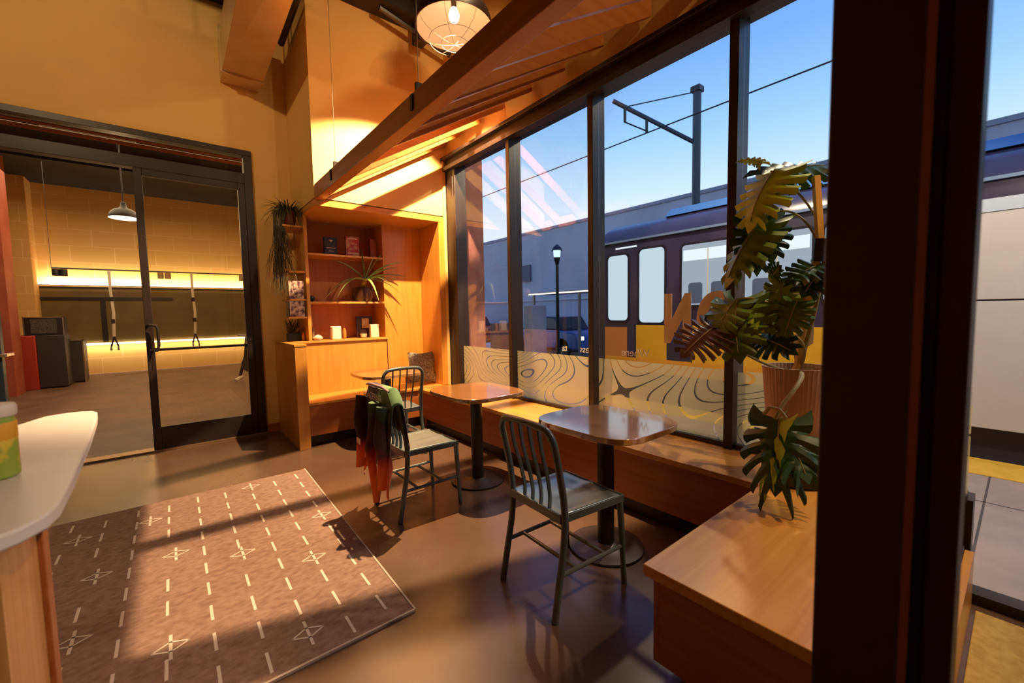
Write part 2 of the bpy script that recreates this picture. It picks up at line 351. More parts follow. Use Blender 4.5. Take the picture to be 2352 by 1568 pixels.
# ================================================================== PENDANT LAMP IN VIEW
def pendant(loc, R, label, ceil, name='pendant_lamp', bulb=14, wire=True):
    t = thing(name, (loc[0], loc[1], loc[2]), label, 'lamp'); c = Vector(loc)
    sh = [(R, 0), (R * .99, R * .10), (R * .93, R * .30), (R * .80, R * .52), (R * .58, R * .70), (R * .30, R * .80), (R * .20, R * .95), (R * .17, R * 1.25), (R * .05, R * 1.32)]
    inn = [(R * .975, 0), (R * .965, R * .10), (R * .905, R * .30), (R * .775, R * .50), (R * .55, R * .68), (R * .05, R * .76)]
    m = MB(); n = 40
    m.lathe(sh, c, n); m.f.pop(); m.mi.pop(); m.f.pop(-1); m.mi.pop()
    m.add([c + Vector((.05 * R * math.cos(a), .05 * R * math.sin(a), R * 1.32)) for a in [2 * math.pi * k / 8 for k in range(8)]], [range(8)])
    make('lamp_shade', m, BLACKSH, t)
    m = MB(); m.lathe(inn, c, n); del m.f[-2:]; del m.mi[-2:]
    o0 = make('reflector', m, WHITESH, t)
    m = MB(); m.lathe([(.003, -.01), (R * .07, .0), (R * .125, R * .08), (R * .14, R * .17), (R * .11, R * .27), (R * .06, R * .36), (R*.05, R * .42)], c + Vector((0, 0, .055)), 20)
    b = make('bulb', m, emis('bulb_glow', (1, .80, .5), bulb), t); b.visible_shadow = True
    make('lamp_socket', MB().lathe([(R * .07, R * .50), (R * .075, R * .74), (.001, R * .74)], c, 16), BLACKSH, t)
    if wire:
        m = MB()
        for k in range(3):
            f = (.35, .66, 1.0)[k]; zz = -R * .42 * math.sqrt(max(0, 1 - f * f)) - .002
            m.tube([c + Vector((R * f * math.cos(a), R * f * math.sin(a), zz)) for a in [2 * math.pi * j / 36 for j in range(37)]], R * .005, 5, caps=False)
        for k in range(8):
            a = math.pi * 2 * k / 8
            m.tube([c + Vector((R * math.sin(p) * math.cos(a), R * math.sin(p) * math.sin(a), -R * .42 * math.cos(p))) for p in [math.pi / 2 * j / 8 for j in range(9)]], R * .004, 5)
        make('wire_guard', m, mat('guard_wire', (.10, .06, .035), .5, .3), t)
    make('cord', MB().tube([c + Vector((0, 0, R * 1.3)), (c.x, c.y, ceil)], .008, 8), BLACK, t)
    return t
BLACKSH = mat('shade_outer', (.022, .012, .009), .4)
WHITESH = mat('shade_inner', (.85, .74, .60), .4)
pendant(tuple(LAMP - Vector((0, 0, .10))), .36, 'large dome pendant lamp with white inside and lit bulb above the timber beam', 4.75)

# ================================================================== DUCT, ceiling bits
dt = thing('air_duct', (.755, 5.0, 3.93), 'square galvanised air duct running along the ceiling above the glass door', 'duct')
make('duct_body', MB().add([(.57, 2.2, 4.02), (.94, 2.2, 4.02), (.94, 5.40, 3.93), (.57, 5.40, 3.93), (.57, 2.2, 4.40), (.94, 2.2, 4.40), (.94, 5.40, 4.36), (.57, 5.40, 4.36), (.755, 4.0, 3.955)],
    [(0, 1, 8), (1, 2, 8), (2, 3, 8), (3, 0, 8), (4, 5, 6, 7), (0, 1, 5, 4), (1, 2, 6, 5), (2, 3, 7, 6), (3, 0, 4, 7)]), DUCTM, dt, smooth=False)
make('end_section', MB().box(.575, .935, 5.40, 5.655, 3.925, 4.355), DUCTM, dt)
make('flange', MB().box(.555, .955, 5.385, 5.41, 3.912, 4.38), DUCTM, dt)
for hx_ in (.60, .89): make('duct_hanger', MB().box(hx_, hx_ + .02, 4.9, 4.92, 4.37, 4.745), BLACK, dt)
cp = thing('ceiling_pipe', (1.1, 4.5, 4.4), 'black pipe run high on the corner wall beside the air duct', 'pipe')
make('pipe_run', MB().tube([(1.12, 2.5, 4.55), (1.12, 5.3, 4.36)], .035, 10), BLACK, cp)
make('bracket', MB().box(1.105, 1.135, 5.24, 5.28, 4.33, 4.75), BLACK, cp)
struct('beam_ceiling', MB().box(-4.5, 3.0, 4.35, 4.62, 4.62, 4.75).box(-4.5, 3.0, 3.0, 3.15, 4.58, 4.75).box(-4.5, 3.0, 1.4, 1.55, 4.58, 4.75), DARKC, smooth=False)
make_fix = thing('conduit', (2.3, 4.1, 4.4), 'dark conduit with boxes under the ceiling beside the pendant lamp', 'conduit')
make('conduit_pipe', MB().tube([(1.9, 4.45, 4.60), (2.75, 4.45, 4.42)], .03, 8), BLACK, make_fix)
make('junction_box', MB().box(2.30, 2.42, 4.38, 4.52, 4.40, 4.62), BLACK, make_fix)

# ================================================================== WINDOW BENCH
b1 = thing('window_bench', (2.55, 2.8, 0), 'long built-in maple bench running under the window behind the tables', 'bench')
make('seat_top', MB().box(2.30, 2.742, .835, 4.628, .43, .465).box(2.742, 2.798, .835, 4.36, .43, .464), Wy, b1, bevel=.003)
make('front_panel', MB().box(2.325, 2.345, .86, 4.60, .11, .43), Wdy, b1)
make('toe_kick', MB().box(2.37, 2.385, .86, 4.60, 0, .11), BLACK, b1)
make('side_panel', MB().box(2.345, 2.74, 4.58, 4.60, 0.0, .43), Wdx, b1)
b2 = thing('corner_bench', (2.0, .5, 0), 'deep maple bench block in the near corner beneath the big potted plant', 'bench')
make('seat_top', MB().prism([(1.262, .832), (2.742, .832), (2.742, .165), (1.262, .165)], .425, .465), Wx, b2, bevel=.003)
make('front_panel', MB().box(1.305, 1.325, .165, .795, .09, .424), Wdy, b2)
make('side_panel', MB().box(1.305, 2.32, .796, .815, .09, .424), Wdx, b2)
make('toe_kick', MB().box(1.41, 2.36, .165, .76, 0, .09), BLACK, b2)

# ================================================================== ALCOVE CABINET (built-in)
cb = thing('alcove_cabinet', (1.8, 5.1, 0), 'built-in maple wall unit with shelves, end panel and corner seat beside the glass door', 'cabinet')
YF = 4.64; YS = 5.15
make('end_panel', MB().box(.956, 1.065, YF, YF + .03, 0, 1.06).box(.956, .976, YF + .03, 5.655, 0, 1.06), Wz, cb, bevel=.002)
make('counter_top', MB().prism([(.950, YS - .02), (2.14, YS - .02), (2.14, 5.58), (1.2, 5.58), (1.2, 5.655), (.950, 5.655)], 1.062, 1.085).box(.950, 1.068, YF - .004, YS - .02, 1.062, 1.085), Wx, cb, bevel=.002)
make('back_panel', MB().box(1.066, 2.13, YS, YS + .02, .47, 1.06), Wz, cb)
make('inner_end', MB().box(1.045, 1.065, YF + .03, YS, 0.0, 1.06), Wz, cb)
make('seat_top', MB().box(1.066, 2.298, YF - .002, YS, .445, .47).box(2.298, 2.70, YF + .0, YS, .466, .47), Wx, cb, bevel=.002)
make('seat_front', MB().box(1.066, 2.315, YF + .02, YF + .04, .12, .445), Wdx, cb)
make('toe_kick', MB().box(1.066, 2.365, YF + .10, YF + .115, 0, .12), BLACK, cb)
make('upper_side', MB().box(1.215, 1.25, YS, 5.58, 1.087, 2.50), Wz, cb, bevel=.002)
make('upper_back', MB().box(1.25, 2.14, 5.50, 5.52, 1.087, 2.50), wood('back_ply', (.40, .12, .02), (.48, .16, .03), 'z', .5, .05), cb)
make('divider', MB().box(2.12, 2.14, YS + .002, 5.50, 1.087, 2.50), Wz, cb)
make('tall_panel', MB().box(2.14, 2.64, YS, YS + .02, .47, 2.50), Wz, cb)
make('return_panel', MB().box(2.635, 2.66, YF, YS, .47, 2.50), Wz, cb)
make('right_post', MB().box(2.66, 2.732, YF - .004, YF + .03, .47, 2.50), Wz, cb, bevel=.002)
make('top_board', MB().box(1.215, 2.732, YF - .004, 5.58, 2.50, 2.565), Wx, cb, bevel=.002)
for z in (2.085, 1.535):
    make('shelf', MB().box(1.25, 2.12, YS + .004, 5.50, z - .022, z), Wx, cb, bevel=.001)
for z, x0 in ((2.375, 1.01), (1.875, 1.04), (1.565, 1.04), (1.365, 1.02)):
    make('side_shelf', MB().box(x0, 1.214, YS + .01, 5.56, z - .02, z), Wx, cb, bevel=.001)

# ---- things on the cabinet
def pot_round(c, r0, r1, h, m, parent, name='pot', n=28, wall=.006):
    p = [(r0, 0), (r1, h), (r1 + wall * .6, h), (r1 + wall * .6, h - .0), (r1 - wall, h), (r1 - wall, h - .02), (.001, h - .02)]
    return make(name, MB().lathe(p, c, n), m, parent)
def blades(spec, nseg=8):
    """grass-like blades: spec list of (base, dir(angle), length, rise, droop, width)"""
    m = MB()
    for b, a, L, up, dr, w in spec:
        b = Vector(b); d = Vector((math.cos(a), math.sin(a), 0)); s = Vector((-math.sin(a), math.cos(a), 0))
        vs = []; 
        for i in range(nseg + 1):
            t = i / nseg; p = b + d * (L * t) + Vector((0, 0, up * t - dr * t * t)); ww = w * (1 - t) ** .6 * .5 + .0004
            vs += [p - s * ww + Vector((0, 0, ww * .5)), p, p + s * ww + Vector((0, 0, ww * .5))]
        fs = []
        for i in range(nseg):
            for k in range(2): fs.append((i * 3 + k, (i + 1) * 3 + k, (i + 1) * 3 + k + 1, i * 3 + k + 1))
        m.add(vs, fs)
    return m
# hanging rhipsalis
hx, hy, hz = 1.09, 5.30, 2.376
hp = thing('hanging_plant', (hx, hy, hz), 'trailing plant in a terracotta pot on the highest side shelf, hanging down the wall', 'potted plant')
pot_round((hx, hy, hz), .072, .098, .17, TERRA, hp)
make('soil', MB().lathe([(.001, 0), (.086, 0), (.086, .004), (.001, .004)], (hx, hy, hz + .151), 20), SOIL, hp)
sp = []
for i in range(150):
    a = random.uniform(0, 2 * math.pi)
    if math.sin(a) > .55: a = -a
    sp.append(((hx + .05 * math.cos(a), hy + .05 * math.sin(a), hz + .15), a, random.uniform(.10, .24), random.uniform(.12, .30), random.uniform(.15, .45), .012))
HG = mottled('trailing_leaf', (.045, .055, .018), (.09, .085, .03), 10, rough=.5)
make('foliage', blades(sp), HG, hp, smooth=False)
m = MB()
for i in range(170):
    a = random.uniform(math.pi * .75, math.pi * 1.9); sx0 = hx - .09 + .05 * math.cos(a); sy0 = hy - .05 + .04 * math.sin(a)
    end = random.uniform(.35, .80); x1 = hx - .13 + random.gauss(0, .045) + (.12 if random.random() < .15 else 0); y1 = min(sy0 + random.gauss(0, .03), hy)
    pts = [(hx + .05 * math.cos(a), hy - .06, hz + .16), (hx - .09 + .07 * math.cos(a), hy - .10, hz + .15), (sx0 - .02, sy0 - .04, hz - .02)]
    for k in range(1, 6):
        t = k / 5; pts.append((sx0 * (1 - t) + x1 * t + random.gauss(0, .012), sy0 * (1 - t) + y1 * t - .05 + random.gauss(0, .01), hz - end * t))
    m.tube(pts, [.0018] * 3 + [.0022] * 4 + [.001], 4)
make('trailing_strands', m, mottled('strand', (.06, .05, .02), (.12, .09, .035), 10, rough=.6), hp, smooth=False)
# books on side shelf
def book(name, x0, x1, y0, y1, z0, z1, cover, label, grp=None, axis='x', pages=(.75, .62, .45)):
    t = thing(name, ((x0 + x1) / 2, (y0 + y1) / 2, z0), label, 'book', grp)
    th = .003
    if axis == 'x':   # cover faces -Y, spine on the left
        make('cover', MB().box(x0, x1, y0, y0 + th, z0, z1).box(x0, x1, y1 - th, y1, z0, z1).box(x0, x0 + th, y0, y1, z0, z1), cover, t)
        make('pages', MB().box(x0 + th, x1 - .004, y0 + th, y1 - th, z0 + .003, z1 - .003), mat('paper%s' % name, pages, .8), t)
    else:             # spine faces -Y
        make('cover', MB().box(x0, x0 + th, y0, y1, z0, z1).box(x1 - th, x1, y0, y1, z0, z1).box(x0, x1, y0, y0 + th, z0, z1), cover, t)
        make('pages', MB().box(x0 + th, x1 - th, y0 + th, y1 - .004, z0 + .003, z1 - .003), mat('paper%s' % name, pages, .8), t)
    return t
DKB = mat('book_black', (.02, .018, .02), .4); REDB = mottled('book_red', (.45, .03, .02), (.60, .35, .20), 22, rough=.4, lo=.45, hi=.6)
MAGA = mottled('magazine_cover', (.10, .03, .04), (.55, .38, .28), 25, rough=.35, lo=.42, hi=.58)
GREYB = mat('book_grey', (.30, .24, .20), .4)
bk = book('black_book', 1.45, 1.60, 5.24, 5.27, 2.086, 2.295, DKB, 'black book standing face out on the top shelf')
make('cover_print', MB().prism([(1.505, 2.265), (1.555, 2.265), (1.53, 2.235)], 5.238, 5.2395, 'y').box(1.48, 1.575, 5.238, 5.2395, 2.165, 2.175).box(1.50, 1.56, 5.238, 5.2395, 2.13, 2.137), mat('print_grey', (.55, .45, .38), .6), bk)
bk = book('red_book', 1.70, 1.86, 5.24, 5.285, 2.086, 2.325, REDB, 'red patterned book standing face out on the top shelf')
make('cover_print', MB().box(1.715, 1.84, 5.238, 5.2395, 2.295, 2.305).box(1.72, 1.85, 5.238, 5.2395, 2.115, 2.135), mat('print_pale', (.80, .65, .52), .6), bk)
book('brown_book', 2.02, 2.10, 5.30, 5.33, 2.086, 2.33, Wdx, 'plain brown book leaning in the right corner of the top shelf')
bk = book('magazine', 1.035, 1.19, 5.17, 5.182, 1.566, 1.765, MAGA, 'magazine with a dark photo cover on the upper magazine ledge', 'magazines by the side shelf')
bk = book('magazine', 1.035, 1.19, 5.17, 5.182, 1.366, 1.540, MAGA, 'magazine with a pink and grey cover on the lower magazine ledge', 'magazines by the side shelf')
book('grey_book', 1.035, 1.075, 5.19, 5.35, 1.366, 1.543, GREYB, 'grey spined book upright at the wall end of the lower magazine ledge', axis='y')
book('slim_dark_book', 1.08, 1.10, 5.19, 5.35, 1.366, 1.543, DKB, 'slim dark book beside the grey book on the lower magazine ledge', axis='y')
book('tan_box_file', 1.06, 1.20, 5.19, 5.40, 1.566, 1.60, mat('tan_card', (.55, .38, .2), .7), 'flat tan box file lying on the upper magazine ledge')
# agave
ag = thing('agave_plant', (1.90, 5.30, 1.536), 'spiky agave in a dark ribbed pot on the middle shelf, leaves reaching over the edge', 'potted plant')
make('pot', MB().lathe([(.085, 0), (.115, .03), (.125, .10), (.118, .17), (.108, .18), (.105, .16), (.001, .16)], (1.90, 5.30, 1.536), 64, rib=.03), mottled('pot_dark', (.05, .02, .015), (.10, .045, .03), 8, rough=.3), ag)
def agave_leaf(base, tip, w, sag, m):
    base, tip = Vector(base), Vector(tip); d = tip - base; s = d.cross(Vector((0, 0, 1)))
    s = s.normalized() if s.length > .01 else Vector((1, 0, 0)); n = 10; vs = []
    for i in range(n + 1):
        t = i / n; p = base + d * t + Vector((0, 0, sag * 4 * t * (1 - t))); ww = w * (math.sin(math.pi * (.18 + .82 * t)) ** .8 if t < 1 else 0) * (1 - t * .35) + .0008
        vs += [p - s * ww + Vector((0, 0, ww * .6)), p, p + s * ww + Vector((0, 0, ww * .6)), p + s * ww * .5 - Vector((0, 0, ww * .25)), p - s * ww * .5 - Vector((0, 0, ww * .25))]
    fs = []
    for i in range(n):
        for k in range(5): fs.append((i * 5 + k, (i + 1) * 5 + k, (i + 1) * 5 + (k + 1) % 5, i * 5 + (k + 1) % 5))
    return m.add(vs, fs)
AGM = mottled('agave_leaf', (.10, .13, .045), (.17, .19, .06), 8, rough=.4)
AGL = mottled('agave_leaf_bright', (.36, .48, .08), (.45, .55, .10), 8, rough=.4)
base = Vector((1.88, 5.14, 1.79))
for (px, py, yy, w, sg, mt_) in ((748, 685, 5.02, .022, .10, AGM), (775, 682, 4.98, .022, .10, AGM), (762, 597, 5.05, .018, .05, AGM), (870, 690, 4.92, .020, .09, AGL), (928, 603, 4.95, .022, .06, AGM), (915, 615, 4.90, .020, .04, AGM),
                           (935, 637, 4.92, .022, .05, AGM), (918, 645, 4.84, .016, .04, AGM), (930, 683, 4.88, .014, .08, AGM), (830, 570, 5.10, .016, .0, AGM), (862, 585, 5.06, .020, .02, AGM), (880, 580, 5.10, .02, .03, AGM), (900, 655, 4.85, .016, .06, AGM)):
    tp = aty(px, py, yy); make('leaf', agave_leaf(base, tp, w, sg, MB()), mt_, ag)
make('stem', MB().tube([(1.90, 5.30, 1.69), (1.89, 5.22, 1.76), (1.88, 5.14, 1.79)], [.03, .03, .022], 10), STEMM, ag)
# small things on the cabinet counter
cbz = 1.086
o = make('dark_ball', MB().lathe([(.003, 0), (.022, .006), (.033, .025), (.035, .04), (.03, .06), (.015, .072), (.002, .074)], (1.30, 5.30, 1.536), 20), mat('dark_blue_glaze', (.012, .014, .03), .3)); tag(o, 'small dark blue ball on the left of the middle shelf', 'ornament')
o = make('paper_lantern', MB().prism(rrect(1.49, 1.60, 5.22, 5.31, .02, 5), cbz, cbz + .155), mottled('lantern_paper', (.78, .64, .48), (.85, .75, .6), 6, rough=.6), bevel=.008); tag(o, 'white squarish lantern in the middle of the cabinet counter', 'lantern')
o = make('amber_bottle', MB().lathe([(.018, 0), (.020, .005), (.020, .095), (.012, .115), (.009, .13), (.001, .13)], (1.655, 5.29, cbz), 18), mat('amber', (.55, .18, .03), .25)); tag(o, 'thin amber bottle right beside the white lantern', 'bottle')
pf = thing('picture_frame', (1.90, 5.38, cbz), 'small dark framed picture leaning at the back of the cabinet counter', 'picture')
make('frame', MB().box(1.83, 2.04, 5.37, 5.39, cbz, cbz + .27), mat('frame_dark', (.04, .012, .01), .4), pf, bevel=.003)
make('print', MB().box(1.90, 1.99, 5.3665, 5.37, cbz + .12, cbz + .24), mottled('print_art', (.55, .30, .12), (.70, .52, .25), 30, rough=.6), pf)
o = make('pale_block', MB().box(1.95, 2.055, 5.20, 5.26, cbz, cbz + .165), mottled('pale_card', (.72, .60, .34), (.80, .70, .48), 40, rough=.7), bevel=.006); tag(o, 'pale speckled card box at the right end of the cabinet counter', 'box')
o = make('tealight_dish', MB().lathe([(.02, 0), (.035, .012), (.04, .05), (.036, .05), (.001, .02)], (1.88, 5.27, cbz), 18), mat('dish_cream', (.70, .55, .32), .5)); tag(o, 'small cream dish left of the pale card box', 'dish')
o = make('pink_stone', MB().lathe([(.01, 0), (.05, .01), (.055, .03), (.03, .055), (.004, .065)], (1.345, 5.28, cbz), 14), mat('pink_stone', (.72, .48, .36), .7)); tag(o, 'pinkish stone at the left end of the cabinet counter', 'stone')
gv = thing('grass_vase', (1.30, 5.34, cbz), 'slim glass vase with dry stems beside the upright of the cabinet', 'vase')
make('glass', MB().lathe([(.02, 0), (.024, .10), (.018, .14), (.001, .14)], (1.30, 5.34, cbz), 16), mat('smoked_glass', (.20, .12, .07), .2), gv)
make('dry_stems', blades([((1.30, 5.34, cbz + .13), random.uniform(0, 6.28), .03, .22 + random.uniform(-.05, .05), .02, .006) for _ in range(12)]), mat('dry_stem', (.42, .30, .12), .7), gv, smooth=False)
sp_ = thing('shelf_planter', (1.10, 5.45, cbz), 'small leafy plant in a black rectangular planter at the wall end of the cabinet', 'potted plant')
make('pot', MB().prism([(1.04, 5.33), (1.17, 5.33), (1.17, 5.44), (1.04, 5.44)], cbz, cbz + .09), mat('planter_black', (.015, .018, .022), .35), sp_, bevel=.004)
make('foliage', blades([((1.105 + random.uniform(-.05, .05), 5.385 + random.uniform(-.04, .04), cbz + .088), random.uniform(0, 6.28), random.uniform(.02, .09), random.uniform(.10, .24), .06, .018) for _ in range(60)], 5), mottled('small_leaf', (.07, .05, .02), (.16, .10, .04), 20, rough=.6), sp_, smooth=False)
o = make('orange_bottle', MB().lathe([(.014, 0), (.016, .004), (.016, .06), (.008, .08), (.006, .10), (.001, .10)], (1.19, 5.30, cbz), 14), mat('orange_bottle', (.7, .25, .06), .4)); tag(o, 'tiny orange bottle between the black planter and the cabinet upright', 'bottle')

# ---- cushion
def cushion(name, c, w, h, t, rz, tilt, m, label):
    mb = MB()
    def f(sgn):
        def g(u, v):
            x = (u - .5) * w; y = (v - .5) * h
            e = (1 - (2 * u - 1) ** 4) * (1 - (2 * v - 1) ** 4)
            pin = 1 - .10 * (1 - abs(2 * u - 1)) * (abs(2 * v - 1) ** 2); pin2 = 1 - .10 * (1 - abs(2 * v - 1)) * (abs(2 * u - 1) ** 2)
            return Vector((x * pin2, sgn * t * .5 * e ** .6, y * pin))
        return g
    M = Matrix.Translation(c) @ Matrix.Rotation(rz, 4, 'Z') @ Matrix.Rotation(tilt, 4, 'X')
    mb.grid(lambda u, v: M @ f(-1)(u, v), 12, 12); mb.grid(lambda u, v: M @ f(1)(u, v), 12, 12)
    return tag(make(name, mb, m), label, 'cushion')
CUSH = mat('cushion_weave', (.3, .3, .3), .9); t = CUSH.node_tree; bb = t.nodes['Principled BSDF']
tc = _n(t, 'ShaderNodeTexCoord'); ck = _n(t, 'ShaderNodeTexBrick'); ck.inputs['Scale'].default_value = 38; ck.inputs['Color1'].default_value = (.10, .08, .06, 1); ck.inputs['Color2'].default_value = (.50, .44, .34, 1); ck.inputs['Mortar'].default_value = (.16, .14, .11, 1)
mp = _n(t, 'ShaderNodeMapping'); mp.inputs['Rotation'].default_value = (math.pi / 2, 0, 0)
t.links.new(tc.outputs['Object'], mp.inputs[0]); t.links.new(mp.outputs[0], ck.inputs['Vector']); t.links.new(ck.outputs[0], bb.inputs['Base Color'])
cushion('woven_cushion', (2.50, 4.92, .685), .36, .40, .11, math.radians(-22), math.radians(-10), CUSH, 'grey woven check cushion propped in the corner of the alcove seat')

# ================================================================== TABLES
def cafe_table(cx, cy, label, wx, wy, zt=.75, name='cafe_table'):
    t = thing(name, (cx, cy, 0), label, 'table', 'pedestal cafe tables')
    make('base', MB().lathe([(.205, 0), (.215, .006), (.213, .014), (.16, .020), (.06, .026), (.05, .032), (.001, .032)], (cx, cy, 0), 48), BASEI, t)
    make('column', MB().lathe([(.048, .033), (.048, zt - .045), (.001, zt - .045)], (cx, cy, 0), 28), BLACK, t)
    make('mount_plate', MB().box(cx - .14, cx + .14, cy - .14, cy + .14, zt - .043, zt - .032), BLACK, t)
    pts = []
    for k in range(72):
        a = 2 * math.pi * k / 72; ex = 2 / 4.2
        c_, s_ = math.cos(a), math.sin(a)
        pts.append((cx + wx / 2 * math.copysign(abs(c_) ** ex, c_), cy + wy / 2 * math.copysign(abs(s_) ** ex, s_)))
    make('tabletop', MB().prism(pts, zt - .031, zt), TOPM, t, bevel=.003)
    return t
TOPM = wood('tabletop_ply', (.33, .13, .035), (.43, .19, .055), 'y', .16, 1.0)
TOPM.node_tree.nodes['Principled BSDF'].inputs['Coat IOR'].default_value = 2.7
TOPM.node_tree.nodes['Principled BSDF'].inputs['Coat Roughness'].default_value = .08
cafe_table(1.90, 1.50, 'near cafe table with a rounded top reflecting blue sky, on a black pedestal', .60, .68)
cafe_table(1.89, 2.80, 'middle cafe table with an orange rounded top behind the jacket chair', .60, .70)
cafe_table(1.80, 4.40, 'far cafe table by the corner seat, its top half hidden by a chair', .66, .66)

# ================================================================== CHAIRS
def chair_build():
    t = thing('metal_chair', (0, 0, 0), 'x', 'chair', 'slat back metal chairs')
    hw = .195
    def sm(p, n=5):  # Catmull-Rom smoothing
        p = [Vector(q) for q in p]; p = [2 * p[0] - p[1]] + p + [2 * p[-1] - p[-2]]; o = []
        for i in range(1, len(p) - 2):
            for k in range(n):
                s = k / n; a, b, c, d = p[i - 1], p[i], p[i + 1], p[i + 2]
                o.append(.5 * ((2 * b) + (-a + c) * s + (2 * a - 5 * b + 4 * c - d) * s * s + (-a + 3 * b - 3 * c + d) * s ** 3))
        o.append(p[-2]); return o
    # back frame: two uprights and top rail in one bent tube
    fr = [(-.165, -hw, .44), (-.175, -hw, .55), (-.20, -hw, .68), (-.225, -hw, .79), (-.233, -hw + .02, .835), (-.238, -hw + .06, .857), (-.243, 0, .865)]
    full = fr + [(x, -y, z) for x, y, z in fr[:-1][::-1]]
    make('back_frame', MB().tube(sm(full), .0165, 12), CHAIRM, t)
    for sgn in (-1, 1):
        make('leg', MB().tube(sm([(-.235, sgn * (hw + .004), .002), (-.205, sgn * (hw + .002), .16), (-.175, sgn * hw, .32), (-.165, sgn * hw, .46)]), .0165, 12), CHAIRM, t)
        make('leg', MB().tube(sm([(.225, sgn * (hw + .010), .002), (.215, sgn * (hw + .006), .22), (.205, sgn * (hw), .43)]), [.014] * 5 + [.016] * 6, 12), CHAIRM, t)
    for k in range(4):
        y = (-.105, -.035, .035, .105)[k]
        make('slat', MB().tube(sm([(-.168, y * .88, .455), (-.165, y * .9, .52), (-.185, y * .96, .62), (-.218, y, .74), (-.238, y, .855)]), .0115, 8, flat=.55), CHAIRM, t)
    # seat: dished pan with saddle
    def seat_fn(u, v):
        x = -.185 + .405 * u; w = .185 + .022 * u; y = (v * 2 - 1) * w
        e = min(1, (1 - abs(2 * v - 1)) / .18) * min(1, u / .12) * min(1, (1 - u) / .2)
        dish = -.016 * max(0, e) * (.55 + .45 * math.cos((v * 2 - 1) * math.pi * 1.0 * .5) ** 2) + .006 * math.exp(-((v - .5) / .08) ** 2) * u
        return Vector((x, y, .465 + dish - .012 * max(0, u - .85) / .15))
    make('seat', MB().grid(seat_fn, 22, 24), SEATM, t, solid=.006)
    sk = MB()
    o_ = [(-.185, -.188), (.222, -.210), (.222, .210), (-.185, .188)]; i_ = [(-.178, -.18), (.212, -.20), (.212, .20), (-.178, .18)]
    vs = [(a, b, .462) for a, b in o_] + [(a, b, .462) for a, b in i_] + [(a, b, .425) for a, b in o_] + [(a, b, .425) for a, b in i_]
    fs = []
    for k in range(4):
        j = (k + 1) % 4; fs += [(k, j, 8 + j, 8 + k), (4 + k, 12 + k, 12 + j, 4 + j), (k, 4 + k, 4 + j, j), (8 + k, 8 + j, 12 + j, 12 + k)]
    sk.add(vs, fs)
    make('seat_apron', sk, CHAIRM, t, bevel=.003)
    for sgn in (-1, 1):
        make('stretcher', MB().tube([(-.198, sgn * (hw + .002), .20), (.214, sgn * (hw + .006), .20)], .0105, 8), CHAIRM, t)
    for x in (-.10, .09):
        make('stretcher', MB().tube([(x, -hw - .002, .20), (x, hw + .002, .20)], .0095, 8), CHAIRM, t)
    return t
ch = chair_build()
ch.location = (1.485, 1.445, 0); ch.rotation_euler = (0, 0, math.radians(-3)); ch['label'] = 'nearest green grey metal chair, blue reflecting seat, facing the near table'
c2 = copy_tree(ch); c2.location = (1.335, 2.75, 0); c2.rotation_euler = (0, 0, 0); c2['label'] = 'green grey metal chair with a colourful jacket hung over its back'
c3 = copy_tree(ch); c3.location = (1.69, 3.93, 0); c3.rotation_euler = (0, 0, math.radians(88)); c3['label'] = 'green grey metal chair farthest away, back turned, at the far table'

# ================================================================== JACKET
def tie_dye():
    m = mat('jacket_cloth', (.3, .1, .05), .75); t = m.node_tree; b = t.nodes['Principled BSDF']
    tc = _n(t, 'ShaderNodeTexCoord'); sp = _n(t, 'ShaderNodeSeparateXYZ'); no = _n(t, 'ShaderNodeTexNoise'); no.inputs['Scale'].default_value = 5
    mu = _n(t, 'ShaderNodeMath', operation='MULTIPLY_ADD'); mu.inputs[1].default_value = .36; r = _n(t, 'ShaderNodeValToRGB')
    mr = _n(t, 'ShaderNodeMapRange'); mr.inputs['From Min'].default_value = 0; mr.inputs['From Max'].default_value = 1.02
    t.links.new(tc.outputs['Object'], sp.inputs[0]); t.links.new(sp.outputs['Z'], mr.inputs[0]); t.links.new(tc.outputs['Object'], no.inputs['Vector'])
    t.links.new(no.outputs['Fac'], mu.inputs[0]); t.links.new(mr.outputs[0], mu.inputs[2]); t.links.new(mu.outputs[0], r.inputs[0])
    cs = [(0.1, (.95, .22, .015)), (.46, (.85, .13, .012)), (.56, (.45, .03, .010)), (.64, (.07, .012, .010)), (.76, (.02, .02, .012)), (.84, (.03, .10, .04)), (.94, (.16, .30, .08))]
    el = r.color_ramp.elements; el[0].position = cs[0][0]; el[0].color = (*cs[0][1], 1); el[1].position = cs[-1][0]; el[1].color = (*cs[-1][1], 1)
    for p, c in cs[1:-1]: q = el.new(p); q.color = (*c, 1)
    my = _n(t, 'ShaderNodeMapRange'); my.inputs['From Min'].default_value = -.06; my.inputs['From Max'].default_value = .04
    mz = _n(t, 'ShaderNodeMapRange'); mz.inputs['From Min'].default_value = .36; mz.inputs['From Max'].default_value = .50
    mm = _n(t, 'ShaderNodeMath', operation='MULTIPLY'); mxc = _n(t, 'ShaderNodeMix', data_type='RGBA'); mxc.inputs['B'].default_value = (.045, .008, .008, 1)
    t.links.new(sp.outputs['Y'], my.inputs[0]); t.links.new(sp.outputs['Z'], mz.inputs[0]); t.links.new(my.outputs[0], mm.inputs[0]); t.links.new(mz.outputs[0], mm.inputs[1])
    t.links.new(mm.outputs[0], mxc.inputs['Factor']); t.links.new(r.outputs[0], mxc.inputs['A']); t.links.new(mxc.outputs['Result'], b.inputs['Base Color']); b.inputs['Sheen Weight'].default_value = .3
    return m
JK = tie_dye()
CY2 = 2.75
jk = thing('jacket', (1.08, CY2, .10), 'black, green and orange jacket draped over the back of a metal chair', 'jacket')
